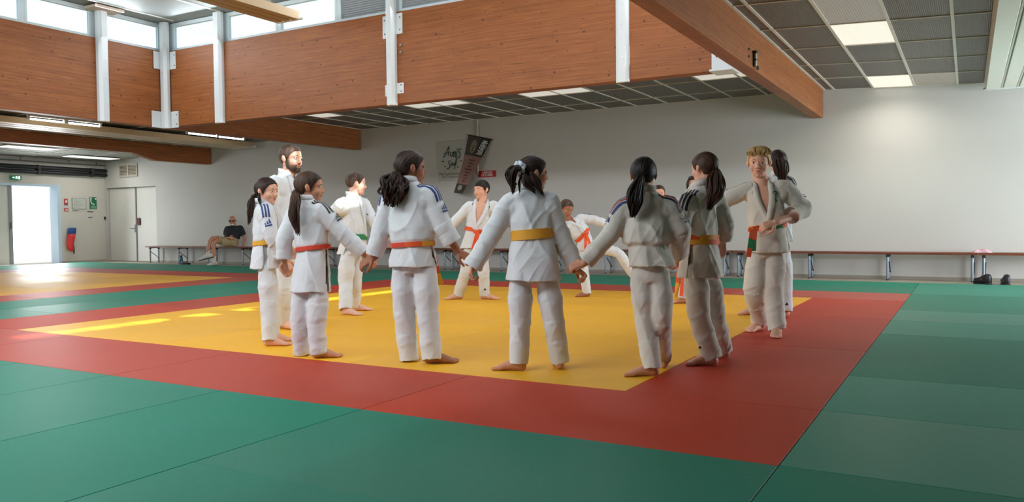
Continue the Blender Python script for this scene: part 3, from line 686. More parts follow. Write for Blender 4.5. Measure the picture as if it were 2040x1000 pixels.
# ------------------------------------------------------------------ small things on benches and floor
def shoe(x, y, rot, m, label, L=0.27, w=0.048, h=0.10, sole=None, name='shoe'):
    t = thing(name, label, 'shoe', (x, y, 0.0), 'shoes on the floor by the wall'); c, s = math.cos(rot), math.sin(rot)
    def P(a, b, z): return np.array((x+a*c-b*s, y+a*s+b*c, z))
    R = []
    for a, ww, hh in ((-0.5, .55, .75), (-0.42, .8, .95), (-0.25, .85, 1.0), (-0.05, .85, .8), (0.15, .95, .6), (0.35, 1.0, .48), (0.47, .8, .36), (0.5, .4, .22)):
        R.append((P(a*L, 0, 0.022+hh*h/2), (np.array((-s, c, 0))*ww*w), np.array((0, 0, hh*h/2))))
    MB().rings(R, 16, power=0.62).build('shoe_upper', m, t, smooth=True)
    R = [(P(a*L, 0, 0.0125), np.array((-s, c, 0))*ww*w, np.array((0, 0, 0.0125))) for a, ww in ((-0.52, .6), (-0.45, .9), (-0.2, .9), (0.1, .95), (0.35, 1.05), (0.48, .85), (0.52, .45))]
    MB().rings(R, 12, power=0.6).build('sole', sole or M['rubber'], t, smooth=True)
    MB().tube([P(-0.02*L, -w*0.75, 0.07), P(-0.0*L, 0, 0.022+h*0.86), P(-0.02*L, w*0.75, 0.07)], [0.011]*3, seg=8).build('strap', mat('shoe_strap', srgb(130, 90, 84), 0.5), t, smooth=True)
    return t
shoe(0.80, 10.62, 2.55, M['black'], 'black shoe on the floor under the pink cloth, toe to the left', L=0.25, h=0.135)
shoe(1.09, 10.62, 1.75, M['black'], 'black shoe seen from behind, rightmost on the floor', L=0.25, h=0.135)
shoe(-16.68, 10.58, 0.1, M['dark'], 'dark low shoe on the floor beside the teal bottle', h=0.06)
pc = MB()
for i in range(1):
    n = 16; V = []; F = []
    nx, ny = 22, 12; top = []
    for j in range(ny):
        for k in range(nx):
            u, v = k/(nx-1), j/(ny-1)
            e = min(1.0, 5*min(u, 1-u, v, 1-v)); z = 0.452 + e*(0.022+0.018*math.sin(u*9+v*4)+0.012*math.sin(v*11-u*5)+0.03*math.exp(-((u-0.3)**2+(v-0.5)**2)*12))
            top.append((0.66+0.27*u+0.015*math.sin(v*7), 10.96+0.24*v+0.012*math.sin(u*8), max(z, 0.4515)))
    pc.add(top, [(j*nx+k, j*nx+k+1, (j+1)*nx+k+1, (j+1)*nx+k) for j in range(ny-1) for k in range(nx-1)])
o = pc.build('folded_cloth', mat('pink_cloth', srgb(216, 176, 190), 0.9, noise=(14, 0.25)), smooth=True)
tag(o, 'crumpled pink cloth lying on the bench at the far right', 'cloth')
t = thing('water_bottle', 'teal drinking bottle standing on the floor under the leftmost bench', 'bottle', (-16.9, 10.62, 0.0))
bm_ = mat('teal_bottle', srgb(40, 108, 116), 0.25)
def lathe(cx, cy, prof, seg=18):
    return [((cx, cy, z), (r, 0, 0), (0, r, 0)) for r, z in prof]
MB().rings(lathe(-16.9, 10.62, [(0.036, 0.0), (0.042, 0.01), (0.042, 0.15), (0.036, 0.175), (0.026, 0.19)]), 18).build('bottle_body', bm_, t, smooth=True)
MB().rings(lathe(-16.9, 10.62, [(0.026, 0.19), (0.03, 0.195), (0.03, 0.225), (0.02, 0.235)]), 16).build('bottle_cap', M['dark'], t, smooth=True)

# ------------------------------------------------------------------ back wall: board, banner, sign, vent, conduit
X = np.array((1.0, 0, 0)); Z = np.array((0, 0, 1.0)); NY = np.array((0, -1.0, 0))
def wall_pt(px, py, y=WB):
    d = CF + CR*(px-1020)/FPX + CU*(500-py)/FPX; k = (y-CAM[1])/d[1]; return CAM+k*d
bd = thing('logo_board', 'large pale board with green handwritten lettering on the back wall', 'sign', (-9.0, WB-0.01, 1.9))
a, b = wall_pt(873, 284), wall_pt(950, 357)
x0, x1, z0, z1 = -9.36, -8.42, 1.89, 2.74
MB().box((x0, WB-0.012, z0), (x1, WB-0.001, z1)).build('board_face', mat('board_grey', srgb(178, 179, 174), 0.5), bd, bevel=0.002)
ink = mat('ink_green', srgb(22, 62, 52), 0.5)
def stroke(parent, pts, r=0.011, m=None, name='letter', y=None):
    P = [wall_pt(860+q[0]*0.15, 250+q[1]*0.15, WB-0.014 if y is None else y) for q in pts]
    MB().tube(P, [r]*len(P), seg=6, sub=4, hint=(1, 0, 0)).build(name, m or ink, parent, smooth=True)
stroke(bd, [(158, 425), (190, 370), (232, 275), (228, 330), (222, 395)], 0.010); stroke(bd, [(160, 378), (200, 360), (238, 352)], 0.008)
stroke(bd, [(255, 355), (250, 395), (262, 412), (278, 385), (284, 345), (284, 410)], 0.010)
stroke(bd, [(296, 420), (298, 350), (298, 370), (312, 345), (318, 370), (316, 425)], 0.010)
stroke(bd, [(334, 345), (332, 440)], 0.010); stroke(bd, [(336, 312), (340, 318)], 0.010)
stroke(bd, [(388, 308), (362, 320), (360, 345), (376, 375), (370, 415), (348, 432)], 0.010)
stroke(bd, [(252, 470), (228, 478), (226, 500), (244, 530), (232, 565), (204, 576)], 0.010)
stroke(bd, [(262, 495), (258, 525), (268, 532), (282, 505), (284, 490), (286, 525)], 0.009)
stroke(bd, [(318, 500), (302, 500), (298, 525), (312, 528), (326, 490), (328, 440), (318, 480), (300, 580)], 0.009)
for q in ([(142, 476), (156, 480)], [(176, 540), (180, 548)], [(345, 545), (352, 558)], [(388, 468), (396, 472)]): stroke(bd, q, 0.012)
put_text('small_lettering', 'Ma Communauté', 0.085, mat('ink_grey', srgb(96, 104, 100), 0.5), bd, wall_pt(898, 346, WB-0.0135), X, Z)
put_text('small_lettering', 'de Communes', 0.085, M['grey'], bd, wall_pt(900, 352, WB-0.0135), X, Z)
sg = thing('no_smoking_sign', 'small red sign with white capitals above the boy with the orange belt', 'sign', wall_pt(970, 353, WB-0.01))
P = [wall_pt(953.5, 341, WB-0.001), wall_pt(988.5, 339.5, WB-0.001), wall_pt(988.5, 352, WB-0.001), wall_pt(953.5, 353.5, WB-0.001)]
MB().prism(P, (0, 0, 0), (0, -0.008, 0)).build('sign_face', mat('sign_red', srgb(176, 26, 28), 0.45), sg)
ud = norm(P[1]-P[0]); uv = norm(P[0]-P[3])
put_text('lettering', 'DEFENSE', 0.062, M['white'], sg, wall_pt(970.5, 343.9, WB-0.0095), ud, uv, bold=0.0008)
put_text('lettering', 'DE FUMER', 0.062, M['white'], sg, wall_pt(970.5, 349.1, WB-0.0095), ud, uv, bold=0.0008)
tag(MB().box((-8.365, WB-0.018, 2.0), (-8.345, WB-0.001, 3.17)).build('cable_duct', M['wall_end']), 'thin pale cable duct running down the wall beside the banner', 'duct')
# hanging banner, twisted so that its foot stands out from the wall
bn = thing('hanging_banner', 'dark and brown printed banner hanging twisted over the pale lettered board', 'banner', wall_pt(940, 300, WB-0.1))
L_px = [(933, 269), (926, 305), (916, 345), (904, 384)]; R_px = [(979, 278), (962, 310), (941, 350), (921, 386)]
def edge(px, t):
    k = t*(len(px)-1); i = min(int(k), len(px)-2); u = k-i
    return (px[i][0]*(1-u)+px[i+1][0]*u, px[i][1]*(1-u)+px[i+1][1]*u)
def ban(u, t, off=0.0):
    l, r = edge(L_px, t), edge(R_px, t); A = wall_pt(l[0], l[1], WB-0.02-0.03*t); B_ = wall_pt(r[0], r[1], WB-0.05-0.42*t**1.2)
    q = A*(1-u)+B_*u; nn = norm(np.cross(B_-A, Z)); nn = nn if nn[1] < 0 else -nn
    return q + nn*off
def ban_grid(name, u0, u1, t0, t1, off, m, nu=4, nt=8, th=0.002):
    top = [ban(u0+(u1-u0)*i/nu, t0+(t1-t0)*j/nt, off) for j in range(nt+1) for i in range(nu+1)]
    bot = [ban(u0+(u1-u0)*i/nu, t0+(t1-t0)*j/nt, off-th) for j in range(nt+1) for i in range(nu+1)]
    n = nu+1; S = len(top); F = []
    for j in range(nt):
        for i in range(nu):
            a = j*n+i; F += [(a, a+1, a+n+1, a+n), (S+a+n, S+a+n+1, S+a+1, S+a)]
    bd_ = [i for i in range(nu+1)] + [j*n+nu for j in range(1, nt+1)] + [nt*n+i for i in range(nu-1, -1, -1)] + [j*n for j in range(nt-1, 0, -1)]
    for k in range(len(bd_)): p, q = bd_[k], bd_[(k+1) % len(bd_)]; F.append((q, p, S+p, S+q))
    return MB().add(top+bot, F).build(name, m, bn, smooth=False)
ban_grid('banner_head', 0, 0.58, 0.0, 0.36, 0.0, mat('banner_brown_grey', srgb(74, 68, 60), 0.6), nt=6)
ban_grid('banner_head', 0.58, 1, 0.0, 0.36, 0.0, mat('banner_navy', srgb(32, 38, 44), 0.6), nt=6)
ban_grid('banner_sheet', 0, 1, 0.36, 0.84, 0.0, mat('banner_rose', srgb(150, 116, 104), 0.65, noise=(6, 0.15)))
ban_grid('banner_foot', 0, 1, 0.84, 1.0, 0.0, mat('banner_foot', srgb(72, 64, 56), 0.65, noise=(14, 0.6)), nt=4)
def ban_patch(name, pts, m, off=0.004):
    P = [ban(u, t, off) for u, t in pts]; c = sum(P)/len(P)
    V = P+[c]; n = len(P); MB().add(V, [(i, (i+1) % n, n) for i in range(n)]).build(name, m, bn)
face = mat('print_skin_grey', srgb(136, 126, 108), 0.6); pd = mat('print_dark', srgb(40, 34, 28), 0.6)
ban_patch('portrait_face', [(0.36+0.15*math.cos(a), 0.19+0.125*math.sin(a)) for a in np.linspace(0, 2*math.pi, 16)[:-1]], face)
for u, t, w, h in ((0.29, 0.18, 0.03, 0.012), (0.43, 0.18, 0.03, 0.012), (0.36, 0.22, 0.018, 0.03), (0.36, 0.265, 0.05, 0.01)):
    ban_patch('portrait_mark', [(u+w*math.cos(q), t+h*math.sin(q)) for q in np.linspace(0, 2*math.pi, 11)[:-1]], pd, 0.007)
def ban_text(txt, size, u, t, m, rot=0.0):
    o = ban(u, t, 0.006); A = ban(0, t), ban(1, t); ux = norm(A[1]-A[0]); up = norm(ban(u, max(t-0.05, 0))-ban(u, t+0.05)); put_text('lettering', txt, size, m, bn, o, ux, up, 0.0005, bold=0.002)
ban_text('柔', 0.19, 0.80, 0.13, M['white']); ban_text('道', 0.19, 0.78, 0.27, M['white'])
for k, w in enumerate((0.34, 0.30, 0.26, 0.48, 0.30, 0.28, 0.24, 0.22)):
    t = 0.43+k*0.05; c = 0.62
    ban_patch('text_line', [(c-w/2-0.1, t-0.008), (c+w/2-0.1, t-0.008), (c+w/2-0.1, t+0.010), (c-w/2-0.1, t+0.010)], mat('print_dark_red', srgb(96, 40, 36), 0.6) if k == 0 else bpy.data.materials['print_dark_red'])
ban_patch('foot_print', [(0.3, 0.86), (0.6, 0.86), (0.7, 0.93), (0.45, 0.95), (0.25, 0.92)], mat('print_pale', srgb(170, 165, 155), 0.6))
MB().tube([ban(-0.02, 0.0), ban(1.03, 0.0)], [0.012, 0.012], seg=8).build('hanging_rod', M['black'], bn, smooth=True)
MB().tube([ban(0.5, 0.0), (-8.30, WB-0.005, 3.05)], [0.004, 0.004], seg=6).build('cord', M['grey'], bn)
# ventilation grille
vt = thing('wall_vent', 'louvred metal vent in the wall above the double door', 'vent', (-19.9, WB-0.02, 2.4))
B = MB()
for lo, hi in (((-20.3, WB-0.03, 2.38), (-19.5, WB-0.001, 2.42)), ((-20.3, WB-0.03, 2.70), (-19.5, WB-0.001, 2.74)), ((-20.3, WB-0.03, 2.42), (-20.26, WB-0.001, 2.70)), ((-19.54, WB-0.03, 2.42), (-19.5, WB-0.001, 2.70)), ((-19.93, WB-0.03, 2.42), (-19.89, WB-0.001, 2.70))): B.box(lo, hi)
B.build('vent_frame', mat('vent_beige', srgb(186, 180, 166), 0.5), vt)
MB().box((-20.26, WB-0.008, 2.42), (-19.54, WB-0.001, 2.70)).build('vent_back', mat('vent_dark', srgb(90, 84, 74), 0.6), vt)
for k in range(7):
    z = 2.44+k*0.04
    for x0, x1 in ((-20.255, -19.935), (-19.885, -19.545)):
        MB().obox(((x0+x1)/2, WB-0.018, z), ((x1-x0)/2, 0, 0), (0, 0.008, 0.010), (0, -0.001, 0.001)).build('louvre', bpy.data.materials['vent_beige'], vt)
# tube lamp and curled cable on the right beam
tl = thing('beam_lamp', 'small tube lamp with curled black cable fixed to the big right beam', 'lamp', (-1.49, 6.25, 2.7))
MB().tube([(-1.49, 6.24, 2.72), (-1.49, 6.24, 2.85)], [0.013, 0.013], seg=8).build('tube', mat('lamp_tube_off', srgb(220, 214, 205), 0.3), tl, smooth=True)
MB().box((-1.52, 6.20, 2.85), (-1.475, 6.27, 2.875)).build('lamp_holder', M['black'], tl); MB().box((-1.52, 6.215, 2.705), (-1.505, 6.265, 2.86)).build('lamp_back', M['black'], tl)
MB().box((-1.512, 6.22, 2.77), (-1.478, 6.262, 2.785)).build('clip', M['black'], tl)
cc = [(-1.49, 6.24+0.06*min(1, k/6)+0.035*math.cos(k*0.7)+0.004*k, 2.70+0.025*math.sin(k*0.7)) for k in range(16)]
MB().tube(cc, [0.005]*16, seg=6, sub=2).build('cable', M['black'], tl, smooth=True)
for z in (2.78, 2.86): tag(MB().ell((-1.515, 6.02, z), np.diag([0.012, 0.022, 0.014]), nu=8, nv=4).build('beam_bolt', M['black']), 'dark bolt in the big right beam left of its tube lamp, %s one' % ('lower' if z < 2.8 else 'upper'), 'bolt')

# ------------------------------------------------------------------ end wall: pipes, exit light, notices, hanging bag
XE = -20.985
for z, lab in ((2.578, 'upper of two thick black pipes under the ceiling above the open door'), (2.455, 'lower of two thick black pipes under the ceiling above the open door')):
    t = thing('black_pipe', lab, 'pipe', (-20.9, 9.0, z-0.06))
    MB().tube([(-20.9, 4.5, z), (-20.9, 11.28, z)], [0.053, 0.053], seg=12).build('pipe_run', M['black'], t, smooth=True)
    for y in (6.6, 9.35, 10.85):
        MB().box((-20.985, y-0.04, z-0.06), (-20.83, y+0.04, z+0.06)).build('clamp', M['dark'], t, bevel=0.008)
t = thing('cable_tray', 'thin dark cable tray under the ceiling above the black pipes', 'tray', (-20.9, 8, 2.72))
MB().box((-20.96, 4.5, 2.72), (-20.84, 11.25, 2.745)).build('tray', mat('tray_grey', srgb(84, 84, 82), 0.5), t)
for y in (6.2, 8.9, 10.2, 11.0): MB().box((-20.91, y-0.012, 2.745), (-20.89, y+0.012, 2.82)).build('tray_hanger', M['grey'], t)
def epx(px, py, x=XE):
    d = CF + CR*(px-1020)/FPX + CU*(500-py)/FPX; k = (x-CAM[0])/d[0]; return CAM+k*d
YU = np.array((0, 1.0, 0))
ex = thing('exit_sign', 'green lit emergency exit sign above the open door', 'sign', epx(31, 358))
c = epx(31, 354, -20.93)
MB().obox(c, (0.05, 0, 0), (0, 0.13, 0), (0, 0, 0.06)).build('sign_box', mat('exit_green', srgb(40, 130, 90), 0.4, emit=((0.1, 0.6, 0.35, 1), 0.05)), ex, bevel=0.008)
em = mat('exit_white', (1, 1, 1, 1), 0.4, emit=((0.9, 1, 0.95, 1), 1.6)); q = c+np.array((0.053, 0, 0))
def ePoly(parent, name, pts, m, base, s=1.0, x=0.002):
    P = [base+np.array((0, p[0]*s, p[1]*s)) for p in pts]; MB().prism(P, (0, 0, 0), (x, 0, 0)).build(name, m, parent)
ePoly(ex, 'running_figure', [(-.02, .035), (.0, .045), (.012, .03), (.04, .03), (.04, .018), (.018, .015), (.012, -.005), (.03, -.035), (.018, -.04), (-.002, -.01), (-.03, -.04), (-.042, -.03), (-.012, .005), (-.015, .018), (-.04, .01), (-.044, .022)], em, q, 0.75)
ePoly(ex, 'door_symbol', [(.06, -.05), (.11, -.05), (.11, .05), (.06, .05)], em, q, 0.75)
ePoly(ex, 'arrow', [(-.07, .0), (-.1, .03), (-.1, .01), (-.14, .01), (-.14, -.01), (-.1, -.01), (-.1, -.03)], em, q, 0.75)
def notice(name, px0, py0, px1, py1, m, label, bevel=0.0):
    A, B_ = epx(px0, py0), epx(px1, py1); t = thing(name, label, 'sign', (XE, (A[1]+B_[1])/2, min(A[2], B_[2])))
    o = MB().box((-21.0, A[1], B_[2]), (XE, B_[1], A[2])).build('sign_face', m, t); return t, (A+B_)/2, A, B_
red = mat('safety_red', srgb(190, 44, 38), 0.5); grn = mat('safety_green', srgb(24, 110, 74), 0.5); blue = mat('ink_blue', srgb(60, 84, 130), 0.5)
t, c, A, B_ = notice('extinguisher_notice', 128, 396, 135.5, 409, red, 'small red fire equipment sign on the end wall right of the open door, upper one')
ePoly(t, 'symbol', [(-.03, -.02), (.0, -.02), (.0, .05), (-.01, .065), (-.025, .06), (-.03, .04)], M['white'], c+np.array((0, 0.01, 0)))
ePoly(t, 'symbol', [(.01, .02), (.04, .05), (.03, .0), (.035, -.01), (.012, -.01)], M['white'], c)
ePoly(t, 'caption_strip', [(-.05, -.09), (.05, -.09), (.05, -.06), (-.05, -.06)], blue, c)
t, c, A, B_ = notice('alarm_notice', 128.5, 414.5, 136.5, 421, red, 'small red framed sign on the end wall right of the open door, lower one')
ePoly(t, 'sign_panel', [(-.035, -.025), (.04, -.025), (.04, .025), (-.035, .025)], mat('notice_pale', srgb(214, 196, 188), 0.5), c); put_text('lettering', 'ALARME', 0.024, red, t, c+np.array((0.003, 0.002, 0)), YU, Z)
t, c, A, B_ = notice('notice_board', 143, 394, 172.5, 417, mat('notice_grey', srgb(150, 156, 146), 0.4), 'framed grey notice board with printed lines on the end wall')
ePoly(t, 'paper', [(-.19, -.14), (.19, -.14), (.19, .14), (-.19, .14)], mat('paper_grey', srgb(196, 200, 192), 0.6), c)
for k in range(7): ePoly(t, 'text_line', [(-.16, .10-k*.035), (-.16+.1+.2*((k*37) % 10)/10, .10-k*.035), (-.16+.1+.2*((k*37) % 10)/10, .108-k*.035), (-.16, .108-k*.035)], M['grey'], c+np.array((0.003, 0, 0)))
t, c, A, B_ = notice('emergency_phone_sign', 178.5, 392.5, 193, 416.5, grn, 'green emergency telephone sign with a white handset on the end wall')
P = [epx(185.5+q[0], 403+q[1], XE+0.004) for q in ((-4.5, -8.5), (-4.8, -3), (-3, 2), (1.2, 4.5))]
MB().tube(P, [0.022, 0.014, 0.014, 0.022], seg=8).build('handset', M['white'], t, smooth=True)
MB().ell(epx(190.5, 396, XE+0.003), np.diag([0.003, 0.028, 0.028]), nu=10, nv=6).build('symbol', M['white'], t)
for k in range(3): ePoly(t, 'text_line', [(-.07, -.10-k*.025), (.08, -.10-k*.025), (.08, -.088-k*.025), (-.07, -.088-k*.025)], mat('sign_pale_green', srgb(150, 196, 172), 0.5) if k == 0 else bpy.data.materials['sign_pale_green'], c)
for (p0, p1, p2, p3, lab, mk) in ((145, 419, 157, 420.5, 'narrow dark label strip under the grey notice board', 'grey'), (174.5, 421, 186, 422.5, 'narrow dark label strip under the green telephone sign', 'dark'), (176.5, 432.3, 184, 434, 'small blue label strip lower on the end wall', 'blue')):
    A, B_ = epx(p0, p1), epx(p2, p3)
    tag(MB().box((-21.0, A[1], B_[2]), (XE, B_[1], A[2])).build('label_strip', blue if mk == 'blue' else M[mk]), lab, 'label')
tag(MB().obox(epx(209, 434.5), (0.012, 0, 0), (0, 0.022, 0), (0, 0, 0.04)).build('wall_button', M['dark'], bevel=0.004), 'small dark push button on the end wall by the corner', 'button')
t = thing('hanging_bag', 'red bag with a blue top hanging slanted on the end wall', 'bag', epx(143, 503))
def bagring(px, py, w, d=0.09): c = epx(px, py, XE+0.10); return (c, np.array((0, w, 0)), np.array((d, 0, 0)))
MB().rings([bagring(142.5, 466, .10), bagring(141, 475, .10), bagring(139.5, 487, .085), bagring(140.5, 496, .075), bagring(144, 501, .035, .05)], 18, power=0.8).build('bag_body', mat('bag_red', srgb(206, 42, 48), 0.35), t, smooth=True)
MB().rings([bagring(144, 453.5, .09, .07), bagring(143.5, 456, .105), bagring(142.5, 466, .103)], 18, power=0.8).build('bag_top', mat('bag_blue', srgb(28, 74, 140), 0.4), t, smooth=True)
MB().tube([epx(146, 488, XE+0.16), epx(147.5, 497, XE+0.14), epx(147, 505, XE+0.10)], [0.02, 0.02, 0.014], seg=8).build('nozzle', M['black'], t, smooth=True)
# ------------------------------------------------------------------ people
RH = norm((CR[0], CR[1], 0)); DH = norm((CF[0], CF[1], 0)); UP = np.array((0, 0, 1.0))
def ang(a):
    a = math.radians(a); return RH*math.cos(a) + DH*math.sin(a)
M['eye_white'] = mat('eye_white', srgb(214, 206, 200), 0.3)
M['iris'] = mat('iris_dark', srgb(44, 32, 26), 0.25)
SKIN = {k: mat('skin_'+k, srgb(*c), 0.55, spec=0.35, noise=(25, 0.06)) for k, c in dict(light=(222, 168, 144), tan=(200, 142, 112), brown=(162, 106, 80), pale=(226, 180, 160), old=(190, 134, 106)).items()}
LIPS = {k: mat('lips_'+k, srgb(*c), 0.5) for k, c in dict(light=(182, 104, 94), tan=(146, 80, 68), brown=(112, 62, 54), pale=(194, 120, 112), old=(150, 92, 78)).items()}
def hair_mat(name, a, b, rough=0.52):
    m = mat(name, a, rough, spec=0.25); nt = m.node_tree; N = nt.nodes; L = nt.links
    t = N.new('ShaderNodeTexNoise'); t.inputs['Scale'].default_value = 30; t.inputs['Detail'].default_value = 4
    tc = N.new('ShaderNodeTexCoord'); mp = N.new('ShaderNodeMapping'); mp.inputs['Scale'].default_value = (1, 1, 0.25)
    L.new(tc.outputs['Object'], mp.inputs[0]); L.new(mp.outputs[0], t.inputs['Vector'])
    r = N.new('ShaderNodeValToRGB'); r.color_ramp.elements[0].position = 0.35; r.color_ramp.elements[0].color = a; r.color_ramp.elements[1].position = 0.7; r.color_ramp.elements[1].color = b
    L.new(t.outputs['Fac'], r.inputs[0]); L.new(r.outputs[0], N['Principled BSDF'].inputs['Base Color'])
    return m
HAIR = dict(black=hair_mat('hair_black', srgb(20, 17, 17), srgb(40, 33, 31)), dark=hair_mat('hair_dark_brown', srgb(30, 21, 18), srgb(60, 42, 34)),
            brown=hair_mat('hair_brown', srgb(44, 30, 24), srgb(88, 62, 48)), blond=hair_mat('hair_blond', srgb(160, 126, 78), srgb(222, 190, 134), 0.5),
            mid=hair_mat('hair_mid_brown', srgb(52, 38, 32), srgb(104, 82, 70), 0.6), white=hair_mat('hair_white', srgb(190, 186, 180), srgb(225, 222, 218), 0.6))
BELT = {k: mat('belt_'+k, srgb(*c), 0.7, bump=(300, 0.2, 0.001)) for k, c in dict(yellow=(222, 164, 40), orange=(222, 84, 28), red=(204, 60, 36), green=(24, 126, 70), white=(222, 220, 216), gold=(224, 162, 44)).items()}
STRIPE = {k: mat('stripe_'+k, srgb(*c), 0.6) for k, c in dict(blue=(30, 58, 118), navy=(26, 34, 66), black=(30, 32, 38), red=(176, 40, 44), slate=(96, 100, 116)).items()}
M['patch'] = mat('patch_white', srgb(226, 228, 230), 0.7)

def interp(tab, t):
    for (a, *va), (b, *vb) in zip(tab, tab[1:]):
        if t <= b: u = (t-a)/(b-a) if b > a else 0; return [x*(1-u)+y*u for x, y in zip(va, vb)]
    return list(tab[-1][1:])

def hand(mb, w, d, n, side, k, curl=0.6, thumb=True):
    """hand from wrist w along d, palm facing n; side = +1 when the thumb lies towards cross(d, n)"""
    d = norm(d); n = norm(np.asarray(n)-d*np.dot(n, d)); a = np.cross(d, n)*side
    L = 0.078*k
    mb.tube([w-d*0.02*k, w+d*0.03*k, w+d*L*0.95], [(0.019*k, 0.016*k), (0.028*k, 0.014*k), (0.030*k, 0.012*k)], seg=12, hint=a)
    for i, (o, ln) in enumerate(((0.0235, 0.92), (0.008, 1.0), (-0.0075, 0.94), (-0.022, 0.74))):
        p = w + d*L*(0.97-0.03*abs(i-1)) + a*o*k; q = [p-d*0.02*k, p]; th = 0.0
        for seg in (0.031, 0.022, 0.018):
            th += curl*(0.95 if seg > 0.03 else 1.1); dd = d*math.cos(th) + n*math.sin(th); p = p + dd*seg*ln*k; q.append(p)
        mb.tube(q, [0.0082*k, 0.0082*k, 0.0076*k, 0.0070*k, 0.0062*k], seg=8, sub=3)
    if thumb:
        p0 = w + d*0.018*k + a*0.020*k; p1 = p0 + (d*0.6+a*0.75+n*0.25)*0.034*k; p2 = p1 + (d*0.9+a*0.15+n*0.5)*0.026*k; p3 = p2 + (d*0.8-a*0.1+n*0.7)*0.02*k
        mb.tube([p0, p1, p2, p3], [0.012*k, 0.0105*k, 0.0090*k, 0.0072*k], seg=8, sub=3)
def foot(mb, ankle, tip, k, lift=0.0):
    """bare foot: ankle joint and toe direction 'tip' (horizontal unit vector)"""
    t = norm(tip); s = np.cross(UP, t); g = ankle.copy(); g[2] = MATZ + lift
    heel = g - t*0.022*k; L = 0.21*k
    mb.tube([ankle+UP*0.04*k, g+UP*0.055*k, g+UP*0.035*k-t*0.015*k], [0.031*k, 0.032*k, 0.033*k], seg=12, hint=t)
    mb.tube([heel+UP*0.027*k, g+t*0.03*k+UP*0.036*k, g+t*0.085*k+UP*0.026*k, g+t*0.125*k+UP*0.016*k], [(0.027*k, 0.026*k), (0.031*k, 0.036*k), (0.036*k, 0.026*k), (0.041*k, 0.0155*k)], seg=14, hint=s)
    for i, o in enumerate((0.029, 0.0125, -0.002, -0.0155, -0.028)):
        r = (0.0125, 0.0085, 0.008, 0.0075, 0.007)[i]*k; ln = (0.160, 0.158, 0.150, 0.142, 0.132)[i]*k
        mb.tube([g+t*0.11*k+s*o*0.9*k+UP*0.014*k, g+t*(ln-0.012*k)+s*o*1.08*k+UP*0.013*k, g+t*ln+s*o*1.08*k+UP*(r*0.95)], [r*1.15, r, r*0.9], seg=8, sub=2)
def head_mesh(mb, hc, A, H, fat=1.0):
    """A rows: left, forward, up"""
    def E(x, y, z, rx, ry, rz, nu=18, nv=12, tilt=0.0):
        B = np.array([A[0]*rx, (A[1]*math.cos(tilt)+A[2]*math.sin(tilt))*ry, (A[2]*math.cos(tilt)-A[1]*math.sin(tilt))*rz])*H
        mb.ell(hc(x, y, z), B, nu=nu, nv=nv)
    E(0, -.05, .13, .335, .43, .36, 24, 16); E(0, .10, -.10, .27*fat, .285, .36, 20, 14); E(0, .13, -.30, .20*fat, .225, .19)
    E(0, .27, -.405, .085, .09, .075)                       # chin
    E(.145*fat, .215, -.14, .12, .13, .14); E(-.145*fat, .215, -.14, .12, .13, .14)
    E(0, .285, .085, .22, .10, .085); E(.12, .315, .055, .10, .05, .032); E(-.12, .315, .055, .10, .05, .032)
    mb.tube([hc(0, .355, .02), hc(0, .395, -.06), hc(0, .432, -.130)], [.030*H, .036*H, .044*H], seg=10)
    E(.045, .395, -.15, .032, .045, .030, 10, 6); E(-.045, .395, -.15, .032, .045, .030, 10, 6)
    E(0, .338, -.245, .090, .050, .030); E(0, .330, -.29, .075, .050, .028)
    for sgn in (1, -1):
        mb.ell(hc(sgn*.335, -.05, -.03), np.array([A[0]*.035, (A[1]*.9+A[2]*.25)*.085, (A[2]*.95-A[1]*.25)*.135])*H, nu=12, nv=8)
        mb.ell(hc(sgn*.365, -.065, .0), np.array([A[0]*.028, A[1]*.07, A[2]*.10])*H, nu=12, nv=8)

def hair_cap(hc, A, H, style, gather=(0, -.4, .2), lift=0.05, seed=0, line=None, r=(.375, .475, .42), c=(0, -.055, .11)):
    """cap of hair: a dome whose rim follows the hairline; strands run towards the gather point"""
    g = norm(np.array(gather)-np.array(c)); e1 = norm(np.cross(g, (1, 0, 0.01))); e2 = np.cross(g, e1)
    na, nb = 168, 44; V = []; rr = np.array(r)
    if line is None: line = [(0, .30), (35, .25), (58, .10), (75, -.10), (84, -.12), (92, .07), (112, -.02), (128, -.27), (180, -.42)]
    rs = np.random.default_rng(seed); ph = rs.uniform(0, 50, 3)
    TH, AA = np.meshgrid(np.pi*np.arange(nb+1)/nb, 2*np.pi*np.arange(na)/na, indexing='ij')
    def vn(fa, ft_, o): return vnoise(np.stack([AA.ravel()*fa+ph[0], TH.ravel()*ft_, np.full(AA.size, o)], 1)).reshape(AA.shape)
    stt = vn(9, .8, ph[1])*.5 + vn(24, 1.5, 3.3)*.35 + vn(52, 2, 7.7)*.35
    for j in range(nb+1):
        th = math.pi*j/nb
        for i in range(na):
            a = 2*math.pi*i/na
            d = g*math.cos(th) + (e1*math.cos(a)+e2*math.sin(a))*math.sin(th)
            p = np.array(c) + d/np.sqrt(((d/rr)**2).sum())
            az = math.degrees(math.atan2(abs(p[0]), p[1])); zl = interp(line, az)[0]
            m = min(max((p[2]-zl)/.05+.5, 0), 1)
            st = stt[j][i]
            k = (1 + lift*0.35*st) if m > 0 else 1
            q = np.array(c) + (p-np.array(c))*(k*m + .80*(1-m))
            V.append(hc(*q))
    F = [(j*na+i, j*na+(i+1) % na, (j+1)*na+(i+1) % na, (j+1)*na+i) for j in range(nb) for i in range(na)]
    mb = MB(); mb.add(V, F); return mb
